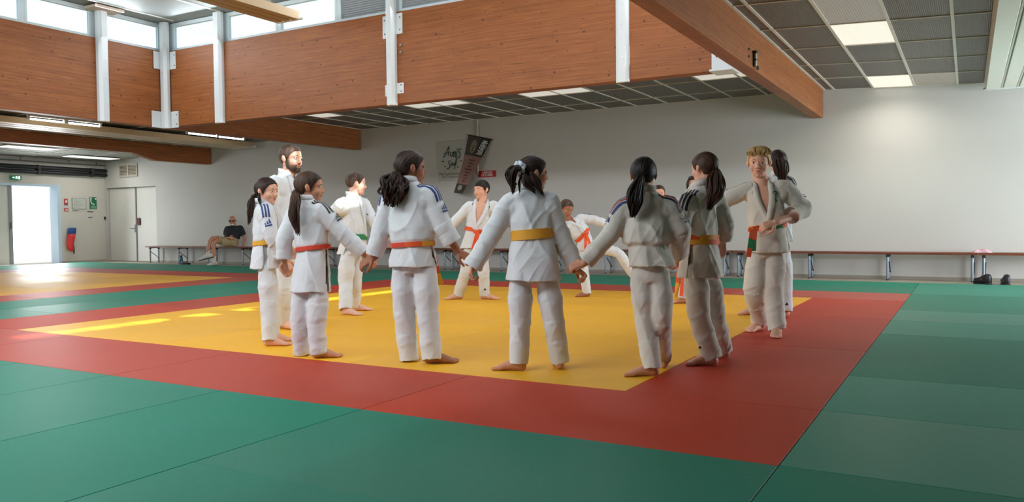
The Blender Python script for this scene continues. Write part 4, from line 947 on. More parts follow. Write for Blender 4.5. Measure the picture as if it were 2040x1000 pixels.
def locks(mb, P, width, k, seed=0, taper=0.35, n=16, wave=0.0):
    n = int(n*2.2)
    """a hank of hair along P as n strands"""
    rs = np.random.default_rng(seed); P = np.asarray(P, float); m = len(P)
    prof = np.array([.35] + [1.0]*(m-2) + [taper]) if m > 2 else np.array([.5, taper])
    t = norm(P[-1]-P[0]); a = norm(np.cross(t, DH)); b = np.cross(t, a)
    for i in range(n):
        r = math.sqrt(rs.uniform(0, 1)); th = rs.uniform(0, 2*math.pi); ox, oy = r*math.cos(th), r*math.sin(th)
        Q = [P[j] + (a*ox+b*oy)*width*prof[j]*rs.uniform(.85, 1.15) + (a*rs.normal()+b*rs.normal())*wave*prof[j] for j in range(m)]
        Q[-1] = Q[-1] + t*rs.uniform(-.05, .03)*k
        w = width*rs.uniform(.15, .26); mb.tube(Q, [w*.8] + [w]*(m-2) + [w*.25], seg=7, sub=4)
    mb.tube(P, [width*.4] + [width*.78]*(m-2) + [width*.3], seg=10, sub=4)

def cloth(me, root, k, limbs, seed, amp=1.0):
    """drapes: creases across the limbs where they bend, hanging folds elsewhere"""
    V, N = co_no(me); P = (V-root)/k
    sx = np.stack([P[:,0]*9+P[:,2]*3.0, P[:,1]*9+P[:,2]*1.5, P[:,2]*1.5], 1); f = 1-np.abs(vnoise(sx+seed)); sy = np.stack([P[:,0]*14-P[:,2]*7, P[:,1]*14-P[:,2]*5, P[:,2]*3.0], 1); g = 1-np.abs(vnoise(sy+seed*1.7)); h = vnoise(P*30+seed)
    vf = vnoise(P*np.array([13, 13, 2.2])+seed*2.3)
    disp = (f**3-.45)*.010 + (g**3-.45)*.0055 + vf*.0055 + h*.0014
    for pts, r in limbs:
        pts = np.asarray(pts)
        for a, b in zip(pts, pts[1:]):
            ab = b-a; L = np.linalg.norm(ab); t = ((V-a)@ab)/(L*L); q = a + np.clip(t, 0, 1)[:,None]*ab
            dist = np.linalg.norm(V-q, axis=1); m = np.clip(1.6-dist/r, 0, 1)*((t > -.15) & (t < 1.15))
            off = (V-q)/k
            s = np.stack([t*L/k*13 + off@np.array([5.0, 4.0, 3.0]), off@np.array([7.0, 0, 5]), off@np.array([0, 7.0, 2]) + seed], 1)
            e = 1-np.abs(vnoise(s)); near = np.maximum(np.exp(-((1-t)*L/k/.11)**2), .35)
            disp = disp*(1-.6*m) + m*near*((e**3)-.45)*.010
    V = V + N*(disp*amp*k)[:,None]
    me.vertices.foreach_set('co', V.ravel()); me.update()
def finish(me, name, m, parent, smooth=True):
    return link_mesh(me, name, m, parent, smooth=smooth, fix=False)

def person(S):
    bx, by = S['base']; D0 = depth_on_mat(bx, by) if 'depth' not in S else S['depth']
    k = S['h']/1.35; fa = S['face']; F = ang(fa); LFT = np.cross(UP, F)
    root_p = at(bx, by, D0); root_p[2] = S.get('floor', MATZ)
    T = thing('person', S['label'], 'person', root_p, S.get('group'))
    SH = S.get('sh', .142)*k
    ld = float(np.dot(LFT, DH))
    def J(name, half):
        q = S[name]
        if len(q) == 3: return at(q[0], q[1], D0+q[2])
        sg = 1 if name[-1] == 'L' else (-1 if name[-1] == 'R' else 0)
        return at(q[0], q[1], D0+sg*ld*half)
    N = J('neck', 0); W = J('waist', 0); HM = J('hem', 0)
    sh = {s: J('s'+s, SH) for s in 'LR'}; el = {s: J('e'+s, SH) for s in 'LR'}; wr = {s: J('w'+s, SH) for s in 'LR'}
    hp = {s: J('h'+s, .075*k) for s in 'LR'}; kn = {s: J('k'+s, .08*k) for s in 'LR'}; an = {s: (J('a'+s, .085*k) if 'g'+s not in S else at(S['g'+s][0], S['g'+s][1], depth_on_mat(*S['g'+s]))+UP*.075*k) for s in 'LR'}
    up = norm(N-W); lt = norm(LFT-up*np.dot(LFT, up)); ft = np.cross(lt, up)
    LTW = np.linalg.norm(N-W)
    # head
    hd = J('head', 0); H = S.get('H', .222)*k if 'Habs' not in S else S['Habs']
    ha, hpit = S['look'][0], S['look'][1] if len(S['look']) > 1 else 0; roll = S['look'][2] if len(S['look']) > 2 else 0
    f0 = ang(ha); l0 = np.cross(UP, f0); p = math.radians(hpit)
    hf = f0*math.cos(p) - UP*math.sin(p); hu = UP*math.cos(p) + f0*math.sin(p); r_ = math.radians(roll)
    hl = l0*math.cos(r_) + hu*math.sin(r_); hu = hu*math.cos(r_) - l0*math.sin(r_)
    A = np.array([hl, hf, hu])
    hc = lambda x, y, z: hd + (hl*x + hf*y + hu*z)*H
    # -------- body (skin)
    b = MB(); head_mesh(b, hc, A, H, S.get('fat', 1.0))
    b.tube([hc(0, -.10, -.12), hc(0, -.07, -.36), N+up*.01, N-up*.06*k], [.225*H, .215*H, .050*k, .045*k], seg=16)
    g = S.get('girth', 1.0)
    prof = [(-.03, .062, .062), (.05, SH/k*.62, .068), (.14, SH/k*.98, .080), (.34, .128*g, .094*g), (.72, .138*g, .108*g), (.92, .134*g, .108*g), (1.0, .119*g, .096*g)]
    for (t, w_, d_) in S.get('prof', ()):
        prof = [(q[0], w_ or q[1], d_ or q[2]) if abs(q[0]-t) < .03 else q for q in prof]
    tc = lambda t: N + (W-N)*t
    lean = S.get('lean', 0.0)
    b.rings([(tc(max(t, .05))+ft*(lean+.008)*k, lt*w*k*(.87 if t > .2 else .72), ft*d*k*(.85 if t > .2 else .72)) for t, w, d in prof] + [((hp['L']+hp['R'])/2, lt*.085*k, ft*.065*k)], 24)
    cuff = {}
    for s, sg in (('L', 1), ('R', -1)):
        cf = S.get('cuff'+s, .86)
        cuff[s] = el[s] + (wr[s]-el[s])*cf
        b.tube([sh[s]-lt*sg*.03*k-up*.015*k, sh[s]-up*.01*k, el[s], wr[s]], [.032*k, .034*k, .031*k, .0235*k], seg=12)
        hdir = S.get('hd'+s); hdir = (wr[s]-el[s]) if hdir is None else (RH*hdir[0]+UP*hdir[1]+DH*hdir[2])
        n = S.get('hn'+s); n = (-ft*.3-lt*sg) if n is None else (RH*n[0]+UP*n[1]+DH*n[2])
        hand(b, wr[s], hdir, n, S.get('ht'+s, 1), k*1.02, S.get('curl'+s, .6))
        b.tube([hp[s], kn[s], an[s]+UP*.02*k], [.046*k, .044*k, .030*k], seg=12)
        if S.get('feet', True): foot(b, an[s], ang(S['t'+s]), k*1.02, S.get('lift'+s, 0.0))
    vox = S.get('vox', .0042)
    me = b.mesh('work'); o = bpy.data.objects.new('work', me); COL.objects.link(o)
    q = o.modifiers.new('r', 'REMESH'); q.mode = 'VOXEL'; q.voxel_size = vox
    q = o.modifiers.new('s', 'SMOOTH'); q.factor = .5; q.iterations = 2
    q = o.modifiers.new('d', 'DECIMATE'); q.ratio = S.get('dec', .34)
    dg = bpy.context.evaluated_depsgraph_get(); me2 = bpy.data.meshes.new_from_object(o.evaluated_get(dg)); bpy.data.objects.remove(o); bpy.data.meshes.remove(me)
    body = finish(me2, 'body', SKIN[S.get('skin', 'light')], T)
    # eyes, brows, mouth
    hm = HAIR[S.get('hair', 'dark')]
    for sg in (1, -1):
        e = MB(); e.ell(hc(sg*.135, .318, .0), np.array([hl*.062, hf*.042, hu*.030])*H, 0, 12, 8); e.ell(hc(sg*.135, .345, .0), np.array([hl*.028, hf*.020, hu*.028])*H, 1, 10, 6)
        link_mesh(e.mesh('eye'), 'eye', [M['eye_white'], M['iris']], body, smooth=True, fix=False)
        e = MB(); e.tube([hc(sg*.060, .372, .088), hc(sg*.13, .362, .098), hc(sg*.21, .315, .076)], [.009*H, .012*H, .007*H], seg=6); e.build('eyebrow', hm, body, smooth=True)
        e = MB(); e.tube([hc(sg*.075, .338, .022), hc(sg*.135, .352, .034), hc(sg*.195, .322, .020)], [.006*H, .008*H, .006*H], seg=6); e.build('eyelid', hm if 'lash' in S else SKIN[S.get('skin', 'light')], body, smooth=True)
    e = MB(); e.ell(hc(0, .365, -.247), np.array([hl*.080, hf*.036, hu*.013])*H, nu=12, nv=6); e.ell(hc(0, .358, -.282), np.array([hl*.070, hf*.036, hu*.015])*H, nu=12, nv=6)
    e.build('mouth', LIPS[S.get('skin', 'light')], body, smooth=True)
    # -------- hair
    st = S.get('style', 'pony')
    if st == 'pony':
        gz = S.get('gather', (0, -.42, .12)); cap = hair_cap(hc, A, H, st, gz, .06, S['seed'], S.get('line'))
        hr = link_mesh(cap.mesh('hair'), 'hair', hm, T, smooth=True)
        tail = [at(x, y, D0+d) for x, y, d in S['tail']]; mb = MB(); tie = hc(gz[0], gz[1]-.03, gz[2])
        locks(mb, [tie]+tail, S.get('tailw', .028)*k, k, S['seed'], S.get('taper', .35), S.get('nlock', 16), S.get('wave', .004))
        mb.build('ponytail', hm, hr, smooth=True)
        c = tail[0]*.35+tie*.65; d = norm(tail[0]-tie); a1 = norm(np.cross(d, hl+.01)); a2 = np.cross(d, a1); w = S.get('tiew', .019)*k
        R = [c + (a1*math.cos(x)+a2*math.sin(x))*w*1.15 for x in np.linspace(0, 2*math.pi, 13)]
        if S.get('scrunchie'):
            mb = MB()
            for i in range(11):
                x = i*2*math.pi/11; mb.ell(c+(a1*math.cos(x)+a2*math.sin(x))*w*1.25+d*.006*k*(-1)**i, np.array([a1*.019, a2*.017, d*(.012+.006*(i % 2))])*k, nu=10, nv=6)
            mb.build('scrunchie', mat('scrunchie_blue_white', srgb(206, 216, 226), 0.8, noise=(60, .15)), hr, smooth=True)['label'] = 'white scrunchie'
        else:
            MB().tube(R, [.006*k]*13, seg=6, sub=2).build('hair_tie', S.get('tiem', M['black']), hr, smooth=True)
        for Q, w in S.get('wisps', ()):
            mb = MB(); locks(mb, [at(x, y, D0+d) for x, y, d in Q], w*k, k, S['seed']+3, .2, 6, .003); mb.build('lock', hm, hr, smooth=True)
    else:
        line = S.get('line') or [(0, .27), (30, .25), (55, .14), (70, -.02), (84, -.06), (92, .06), (112, .02), (130, -.16), (180, -.30)]
        cap = hair_cap(hc, A, H, st, (0, -.12, .6), S.get('lift', .05), S['seed'], line, r=S.get('capr', (.362, .458, .405)), c=(0, -.055, .115))
        rs = np.random.default_rng(S['seed'])
        for i in range(S.get('tufts', 0)):
            u = rs.uniform(-1, 1); v = rs.uniform(-1, 1)
            d = norm((u*.8, v*.9+.1, rs.uniform(.35, 1.1))); p = np.array((0, -.055, .115)) + d*np.array((.35, .44, .39))
            az = math.degrees(math.atan2(abs(p[0]), p[1]))
            if p[2] < interp(line, az)[0]: continue
            t_ = norm(np.array((u*.9, .55*d[1]+S.get('sweep', .5), -.35)) + d*.25); ln = rs.uniform(.07, .13)
            cap.tube([hc(*(p-d*.03)), hc(*(p+t_*ln*.6+d*.02)), hc(*(p+t_*ln-np.array((0, 0, .03))))], [.017*H, .015*H, .004*H], seg=5, sub=2)
        hr = link_mesh(cap.mesh('hair'), 'hair', hm, T, smooth=True)
    if S.get('beard'):
        mb = MB(); mb.ell(hc(0, .13, -.31), np.array([hl*.235, hf*.262, hu*.215])*H, nu=28, nv=18); mb.ell(hc(0, .27, -.42), np.array([hl*.125, hf*.125, hu*.105])*H, nu=20, nv=12)
        for sg in (1, -1): mb.ell(hc(sg*.255, .06, -.18), np.array([hl*.05, hf*.10, hu*.20])*H, nu=14, nv=10)
        mb.tube([hc(-.10, .355, -.235), hc(0, .395, -.205), hc(.10, .355, -.235)], [.016*H, .024*H, .016*H], seg=8)
        bmz = modmesh(mb, .005, 2); V, Nn = co_no(bmz); V = V + Nn*(vnoise(V*170)*.0022)[:,None]
        loc = (V-hd)@A.T/H; keep = ~((loc[:,2] > -.335) & (loc[:,2] < -.215) & (np.abs(loc[:,0]) < .10) & (loc[:,1] > .25))
        V = np.where(keep[:,None], V, V - hf*.05*H); bmz.vertices.foreach_set('co', V.ravel()); bmz.update(); finish(bmz, 'beard', hm, T)
    if S.get('dress', 'gi') != 'gi': return T, dict(N=N, W=W, HM=HM, sh=sh, el=el, wr=wr, hp=hp, kn=kn, an=an, up=up, lt=lt, ft=ft, k=k, tc=tc, prof=prof, D0=D0, root=root_p, hc=hc, A=A, H=H, LTW=LTW)
    # -------- trousers
    gm = M[S.get('gi', 'gi')]; cvox = S.get('cvox', .0085)
    tw = S.get('tw', 1.0)
    mb = MB(); hm_ = (hp['L']+hp['R'])/2; wz = W+up*.02*k
    mb.rings([(wz, lt*.098*k*g, ft*.076*k*g), (W+(hm_-W)*.2, lt*.108*k*g, ft*.080*k*g), ((wz+hm_)/2, lt*.110*k*g, ft*.080*k*g), (hm_, lt*.105*k*g, ft*.078*k*g), (hm_-UP*.05*k, lt*.085*k*g, ft*.075*k*g)], 24)
    legs = []
    for s in 'LR':
        bt = an[s] + norm(kn[s]-an[s])*S.get('trh'+s, -.036)*k
        mid = (hp[s]+kn[s])/2; m2 = (kn[s]+bt)/2
        P = [hp[s], mid, kn[s], m2, bt]; legs.append((P, .09*k))
        mb.tube(P, [.064*k*tw*g, .079*k*tw, .070*k*tw, .066*k*tw, .062*k*tw], seg=18, sub=4, cup=.03*k)
    me = modmesh(mb, cvox, 3); cloth(me, root_p, k, legs, S['seed']*3.1, 1.25); finish(me, 'trousers', gm, T)
    # -------- jacket
    jb = MB(); jb.rings([(tc(t)+ft*lean*k, lt*w*k, ft*d*k) for t, w, d in prof] + [(tc(1.06), lt*.10*k, ft*.08*k)], 32)
    arms = []
    for s, sg in (('L', 1), ('R', -1)):
        a0 = sh[s]-lt*sg*.055*k-up*.012*k; c = cuff[s]; w = S.get('sw', 1.0)
        P = [a0, sh[s], (sh[s]+el[s])/2, el[s], (el[s]+c)/2, c]
        jb.tube(P, [.058*k, .064*k*w, .064*k*w, .062*k*w, .061*k*w, .060*k*w*S.get('cw'+s, 1.0)], seg=18, sub=4, cup=.035*k); arms.append((P[1:], .075*k))
        jb.ell(sh[s]-lt*sg*.02*k-up*.035*k, np.array([lt*.055, ft*.07, up*.075])*k)
    hw0, hd0 = prof[-1][1]*1.0, prof[-1][2]*1.0; hw1, hd1 = S.get('hem_w', .168), S.get('hem_d', .128)
    ths = .0125*max(k, .95); nz, nf = 9, 26
    for (f0_, f1_, rad, sd) in ((math.pi+.08, 2*math.pi-.08, 1.02, 1.0), (.08, math.pi-.08, 1.0, 2.0)):
        O, I_ = [], []
        for j in range(nz+1):
            t = j/nz; c = W+(HM-W)*t; sp = .26*t
            for i in range(nf+1):
                u = i/nf; f = (f0_+sp*0.3)*(1-u)+(f1_-sp*0.3)*u
                wv = 1 + .03*t*math.sin(f*5+S['seed']+sd) + .02*t*math.sin(f*9+S['seed']*2)
                ww = (hw0*(1-t**.8)+hw1*t**.8)*k*rad*wv; dw = (hd0*(1-t**.8)+hd1*t**.8)*k*rad*wv
                hl_ = lt*(1-t)+LFT*t; hf_ = ft*(1-t)+F*t
                O.append(c+hl_*ww*math.cos(f)+hf_*dw*math.sin(f)); I_.append(c+hl_*(ww-ths)*math.cos(f)+hf_*(dw-ths)*math.sin(f))
        n = nf+1; Sx = len(O); Fs = []
        for j in range(nz):
            for i in range(nf):
                a = j*n+i; Fs += [(a, a+n, a+n+1, a+1), (Sx+a, Sx+a+1, Sx+a+n+1, Sx+a+n)]
        ring = list(range(n)) + [j*n+nf for j in range(1, nz+1)] + [nz*n+i for i in range(nf-1, -1, -1)] + [j*n for j in range(nz-1, 0, -1)]
        for q in range(len(ring)): x, y = ring[q], ring[(q+1) % len(ring)]; Fs.append((x, y, Sx+y, Sx+x))
        jb.add(O+I_, Fs)
    wm = jb.mesh('w'); bm = bmesh.new(); bm.from_mesh(wm); bmesh.ops.recalc_face_normals(bm, faces=bm.faces); bm.to_mesh(wm); bm.free()
    me = modmesh(wm, cvox*.85, 2); cloth(me, root_p, k, arms, S['seed']*5.3+9, S.get('fold', 1.0))
    V, Nn = co_no(me)
    pt = [0]*0
    bvh = BVHTree.FromPolygons([Vector(v) for v in V], [tuple(p.vertices) for p in me.polygons])
    def chest(u, t, off=0.0):
        w, d = interp(prof, t); c = tc(t)+ft*lean*k
        p0 = c + lt*u*w*k; h = bvh.ray_cast(Vector(p0+ft*.4), Vector(-ft), .5)
        q = np.array(h[0]) if h[0] is not None else c+lt*u*w*k+ft*d*k*math.sqrt(max(0, 1-u*u))
        est = c+lt*u*w*k+ft*d*k*math.sqrt(max(0, 1-u*u))
        if np.linalg.norm(q-est) > .06*k: q = est
        return q + ft*off
    apex, wide = S.get('apex', .42), S.get('wide', .36)
    front = [(-wide-.03, .03), (-wide*.62, apex*.4), (-wide*.22, apex*.8), (.10, min(apex+.2, .95)), (.22, 1.0)]
    frp = [chest(u, t, .004) for u, t in front]; flp = [chest(-u, t, .006) for u, t in front]
    nb = .058*k
    back = [N+up*.015*k-lt*nb-ft*.0, N+up*.026*k-lt*nb*.75-ft*nb*.75, N+up*.03*k-ft*nb*1.05, N+up*.026*k+lt*nb*.75-ft*nb*.75, N+up*.015*k+lt*nb]
    Pc = frp[::-1] + back + flp
    Nc = [ft]*5 + [-lt, -lt*.7-ft*.7, -ft, lt*.7-ft*.7, lt] + [ft]*5
    # resample smoothly
    Q, NQ = [], []
    for i in range(len(Pc)-1):
        for u in np.linspace(0, 1, 5)[:-1]:
            p0, p1, p2, p3 = Pc[max(i-1, 0)], Pc[i], Pc[i+1], Pc[min(i+2, len(Pc)-1)]
            Q.append(.5*((2*p1)+(-p0+p2)*u+(2*p0-5*p1+4*p2-p3)*u*u+(-p0+3*p1-3*p2+p3)*u**3)); NQ.append(norm(Nc[i]*(1-u)+Nc[i+1]*u))
    Wd = []
    for i in range(len(Q)):
        t = norm(Q[min(i+1, len(Q)-1)]-Q[max(i-1, 0)]); Wd.append(norm(np.cross(NQ[i], t))*.020*k)
    # open V of the jacket
    if S.get('open', True):
        rel = V-N; tt = -(rel@up)/LTW; uu = (rel@lt)/(np.interp(tt, [q[0] for q in prof], [q[1] for q in prof])*k); fr = (rel-ft*lean*k)@ft
        hit = (tt > -.2) & (tt < apex) & (np.abs(uu) < np.maximum(wide*(1-np.maximum(tt, 0)/apex), 0)) & (fr > .025*k)
        bm = bmesh.new(); bm.from_mesh(me); bm.verts.ensure_lookup_table()
        bmesh.ops.delete(bm, geom=[bm.verts[i] for i in np.nonzero(hit)[0]], context='VERTS'); bm.to_mesh(me); bm.free()
    jk = finish(me, 'jacket', gm, T)
    MB().strip(Q, np.array(Wd), .011*k, np.array(NQ)).build('lapel', gm, jk, smooth=True)
    # stripes and marks sewn on the shoulders
    def rayq(o, d):
        h = bvh.ray_cast(Vector(o-d*.25), Vector(d), .5)
        return (np.array(h[0]), np.array(h[1])) if h[0] is not None else (None, None)
    for s, cols in S.get('stripes', {}).items():
        sg = 1 if s == 'L' else -1; arm = norm(el[s]-sh[s]); so = S.get('stoff', -.012)*k
        A0 = N*.5+sh[s]*.5; A2 = sh[s]+arm*S.get('stlen', .085)*k
        def path(t): return A0*(1-t)+A2*t if t > 0 else A0
        out = norm(up*.8 + lt*sg*.55 - arm*np.dot(up*.8+lt*sg*.55, arm)*.9)
        def ray_dir(t): return -norm(up*(1-.75*t) + out*(.35+.75*t) - ft*S.get('stback', .25)*1.0)
        def surf(off, t, lift=.0025):
            dvec = ray_dir(min(max(t, 0), 1)); lat = norm(ft - dvec*np.dot(ft, dvec)); q, n_ = rayq(path(t)+lat*(off+so), dvec)
            if q is None: return None
            return q - dvec*lift
        for i, cname in enumerate(cols):
            off = (i-1)*.0235*k*S.get('stgap', 1.0); rows = []
            for t in np.linspace(0, 1, 18):
                a_, b_ = surf(off-.0066*k, t), surf(off+.0066*k, t)
                if a_ is None or b_ is None: continue
                if rows and (np.linalg.norm(a_-rows[-1][0]) > .04*k or np.linalg.norm(b_-rows[-1][1]) > .04*k): continue
                rows.append((a_, b_))
            if len(rows) > 2:
                Vv = [x for r in rows for x in r]; mb = MB().add(Vv, [(2*q, 2*q+1, 2*q+3, 2*q+2) for q in range(len(rows)-1)]); mb.build('stripe', STRIPE[cname], jk)
        if S.get('logo', True):
            lc = STRIPE[cols[0]]; dv = ray_dir(1.0); lat = norm(ft - dv*np.dot(ft, dv)); q, n_ = rayq(sh[s]+arm*(S.get('stlen', .085)+.040)*k+lat*so, dv)
            if q is not None:
                if np.dot(n_, dv) > 0: n_ = -n_
                v2 = norm(arm - n_*np.dot(arm, n_)); u2 = np.cross(n_, v2); sc = .044*k
                for (x0_, x1_, y0_, y1_) in ((-.5, -.24, .0, .34), (-.14, .14, .0, .64), (.22, .52, .0, .98), (-.55, .55, -.42, -.14)):
                    pts = [(x0_, y0_), (x1_, y0_), (x1_-.16*(y0_ == 0), y1_), (x0_-.02, y1_*.74 if y0_ == 0 else y1_)]
                    MB().add([q + n_*.0055 + u2*x*sc*1.15 - v2*(y-.4)*sc for x, y in pts], [(0, 1, 2, 3)]).build('emblem', lc, jk)
    for (u, t, pts, mk) in S.get('chestmark', ()):
        vv = [chest(u+x, t+y, .004) for x, y in pts]; MB().tube(vv, [.0035*k]*len(vv), seg=6, sub=3).build('emblem', mk, jk, smooth=True)
    # -------- belt
    if S.get('belt'):
        cols = S['belt']; mats_ = [BELT[c] for c in dict.fromkeys(cols)]; idx = [list(dict.fromkeys(cols)).index(c) for c in cols]
        bw = S.get('bw', .036)*k; n = 64; V2 = []; Fb = []; mi = []
        Wb = W + (N-W)*S.get('brise', 0)/LTW
        tilt = S.get('btilt', 0.0)
        for i in range(n):
            f = 2*math.pi*i/n; w = hw0*k*1.05+.011; d = hd0*k*1.06+.011
            r = lt*math.cos(f)*w + ft*math.sin(f)*d; c = Wb + r + up*tilt*math.cos(f)*k
            rn = norm(r); 
            for q in (c+up*bw/2, c-up*bw/2, c-up*bw/2-rn*.018*k, c+up*bw/2-rn*.018*k): V2.append(q)
        c2 = S.get('belt2')
        if c2:
            for c in c2:
                if BELT[c] not in mats_: mats_.append(BELT[c])
        for i in range(n):
            a, b_ = 4*i, 4*((i+1) % n)
            for q in range(4): Fb.append((a+q, a+(q+1) % 4, b_+(q+1) % 4, b_+q)); mi.append(idx[int(i/n*len(cols))])
        mb = MB(); mb.add(V2, Fb); mb.m = mi
        if c2:
            lo = [V2[4*i+1]*.98+V2[4*i]*.02 for i in range(n)]; ri = [norm(V2[4*i]-V2[4*i+3])*.002 for i in range(n)]
            for i in range(n):
                j = (i+1) % n; q = [lo[i]+ri[i], lo[j]+ri[j], lo[j]*.5+V2[4*j]*.5+ri[j], lo[i]*.5+V2[4*i]*.5+ri[i]]
                mb.add(q, [(0, 1, 2, 3)], mats_.index(BELT[c2[int(i/n*len(c2))]]))
        bo = link_mesh(mb.mesh('belt'), 'belt', mats_, T, smooth=False)
        if S.get('knot'):
            kp = at(*S['knot'][:2], D0+S['knot'][2]); mb = MB(); mb.ell(kp, np.array([RH*.026, DH*.020, UP*.020])*k, nu=12, nv=8)
            mb.tube([kp-RH*.03*k-UP*.008*k, kp, kp+RH*.03*k+UP*.01*k], [(.016*k, .010*k)]*3, seg=10, hint=UP); mb.build('knot', mats_[0], bo, smooth=True)
        for pts, cs in S.get('tails', ()):
            P = [at(x, y, D0+d) for x, y, d in pts]; m = 4*max(2, len(cs)*2); Q2 = []
            TT = np.linspace(0, len(P)-1, m+1)
            for t in TT: i = min(int(t), len(P)-2); Q2.append(P[i]*(1-t+i)+P[i+1]*(t-i))
            mb = MB(); per = m//len(cs); ml = [BELT[c] for c in dict.fromkeys(cs)]; nm = list(dict.fromkeys(cs))
            wdir = norm(RH*.92+DH*.3)
            for ci, c in enumerate(cs):
                sub = Q2[ci*per:(ci+1)*per+1]; t0 = [norm(sub[min(i+1, len(sub)-1)]-sub[max(i-1, 0)]) for i in range(len(sub))]
                mb.strip(sub, np.array([norm(wdir-t*np.dot(wdir, t))*.019*k for t in t0]), .006*k, mi=nm.index(c))
            link_mesh(mb.mesh('belt_end'), 'belt_end', ml, bo)
    for (px, py, dd, sc) in S.get('legmark', ()):
        c = at(px, py, D0+dd); MB().add([c+RH*x*sc*k+UP*y*sc*k-DH*.004 for x, y in ((-.5, 0), (.5, 0), (.1, .8), (-.15, .6))], [(0, 1, 2, 3)]).build('emblem', STRIPE['navy'], [q for q in T.children if q.name.startswith('trousers')][0])
    return T, None
B3 = ('blue', 'blue', 'blue'); N3 = ('navy', 'navy', 'navy')
# --- the near side of the ring, left to right
person(dict(label='girl in white judo suit with yellow belt and low ponytail, leftmost of the ring', base=(540, 685), h=1.28, face=12, seed=1, vox=.0042,
    head=(532, 381), Habs=.208, look=(-22, 3), neck=(525, 406), waist=(531, 484), hem=(532, 534), girth=.98, hem_w=.15, hem_d=.135,
    sR=(527, 421), sL=(541, 419), eR=(541, 470, -.15), wR=(566, 519, -.06), eL=(556, 462, .16), wL=(576, 490, .2), hL=(533, 530), hR=(531, 532), kL=(538, 600), kR=(537, 606),
    gR=(537, 689), gL=(542, 680), tR=1, tL=3, hdR=(.5, -.8, 0), hair='dark', skin='light', gather=(-.05, -.45, -.12), tail=[(501, 404, -.03), (499, 424, -.03), (497, 443, -.02)], tailw=.030, wisps=[([(517, 385, -.09), (517, 398, -.09), (520, 411, -.08)], .010)],
    stripes={'R': B3}, belt=['yellow'], open=True, wide=.25, apex=.3, stback=.0))
person(dict(label='bearded man in white judo suit standing behind the girls at the left', base=(570, 655), h=1.66, face=-25, seed=2, vox=.0045,
    head=(580, 316), Habs=.245, look=(-24, 3), neck=(573, 349), waist=(568, 470), hem=(570, 522), sh=.150, girth=.98, hem_w=.15,
    sR=(545, 366), sL=(590, 364), eR=(538, 425, -.16), wR=(548, 480, -.12), eL=(596, 420), wL=(592, 470), hL=(577, 510), hR=(562, 512), kL=(579, 578), kR=(563, 582),
    gR=(565, 655), gL=(577, 644), tR=-32, tL=-22, hair='mid', skin='light', style='short', beard=True, lift=.04, tufts=0, stripes={}, belt=['orange'], tails=[([(575, 474, -.2), (574, 510, -.22), (574, 545, -.2)], ('orange', 'gold'))], wide=.4, apex=.5))
person(dict(label='girl in white judo suit with red belt and long brown ponytail down her back', base=(622, 712), h=1.27, face=66, seed=3, vox=.0042,
    head=(618, 373), Habs=.213, look=(8, 2), neck=(614, 402), waist=(624, 494), hem=(620, 582), hem_w=.150, hem_d=.125,
    sL=(590, 421), sR=(641, 420), eL=(567, 476, .02), wL=(566, 521, .03), eR=(685, 468, -.04), wR=(727, 507, 0), hL=(604, 570), hR=(636, 570), kL=(598, 645), kR=(631, 650), cuffR=.93, cuffL=.9,
    gL=(601, 709), gR=(635, 713), tL=75, tR=9, trhL=-.066, trhR=-.050, hdL=(.1, -1, 0), hdR=(.75, -.65, 0), hnR=(-.5, -.3, .6), hair='brown', skin='tan', gather=(-.12, -.42, -.13), tail=[(588, 396, -.13), (586, 428, -.15), (594, 462, -.14)], tailw=.036, taper=.5, nlock=24,
    stripes={'R': ('black', 'black', 'black')}, belt=['red'], bw=.032, open=False))
person(dict(label='big dark haired girl in white judo suit with orange belt and fluffy ponytail', base=(838, 722), h=1.41, face=72, seed=4, vox=.0042,
    head=(819, 335), Habs=.228, look=(24, 3), neck=(815, 367), waist=(822, 487), hem=(824, 532), girth=1.08, hem_w=.158, hem_d=.125, sh=.146,
    sL=(778, 391), sR=(855, 388), eL=(760, 457, .04), wL=(744, 514, .05), eR=(881, 449, -.05), wR=(912, 501, -.02), hL=(803, 528), hR=(846, 528), kL=(806, 625), kR=(853, 628), cuffL=.94, cuffR=.66, cwR=1.08,
    gL=(814, 720), gR=(860, 724), tL=85, tR=6, trhL=-.068, trhR=-.050, tw=1.02, hdL=(-.9, -.45, 0), hdR=(.85, -.5, 0), hnR=(0, -.6, .7), hnL=(0, -.6, .7), htR=-1, curlR=.75, hair='dark', skin='brown', gather=(-.12, -.42, -.20), tail=[(788, 364, -.12), (781, 383, -.13), (778, 402, -.12)], tailw=.046, taper=.8, nlock=46, wave=.020,
    stripes={'L': B3, 'R': B3}, belt=['orange', 'red', 'orange', 'orange', 'gold', 'orange', 'red', 'orange'], bw=.03, tails=[([(858, 492, .10), (866, 520, .15), (871, 545, .16), (879, 566, .17)], ('orange', 'orange', 'gold'))], open=False))
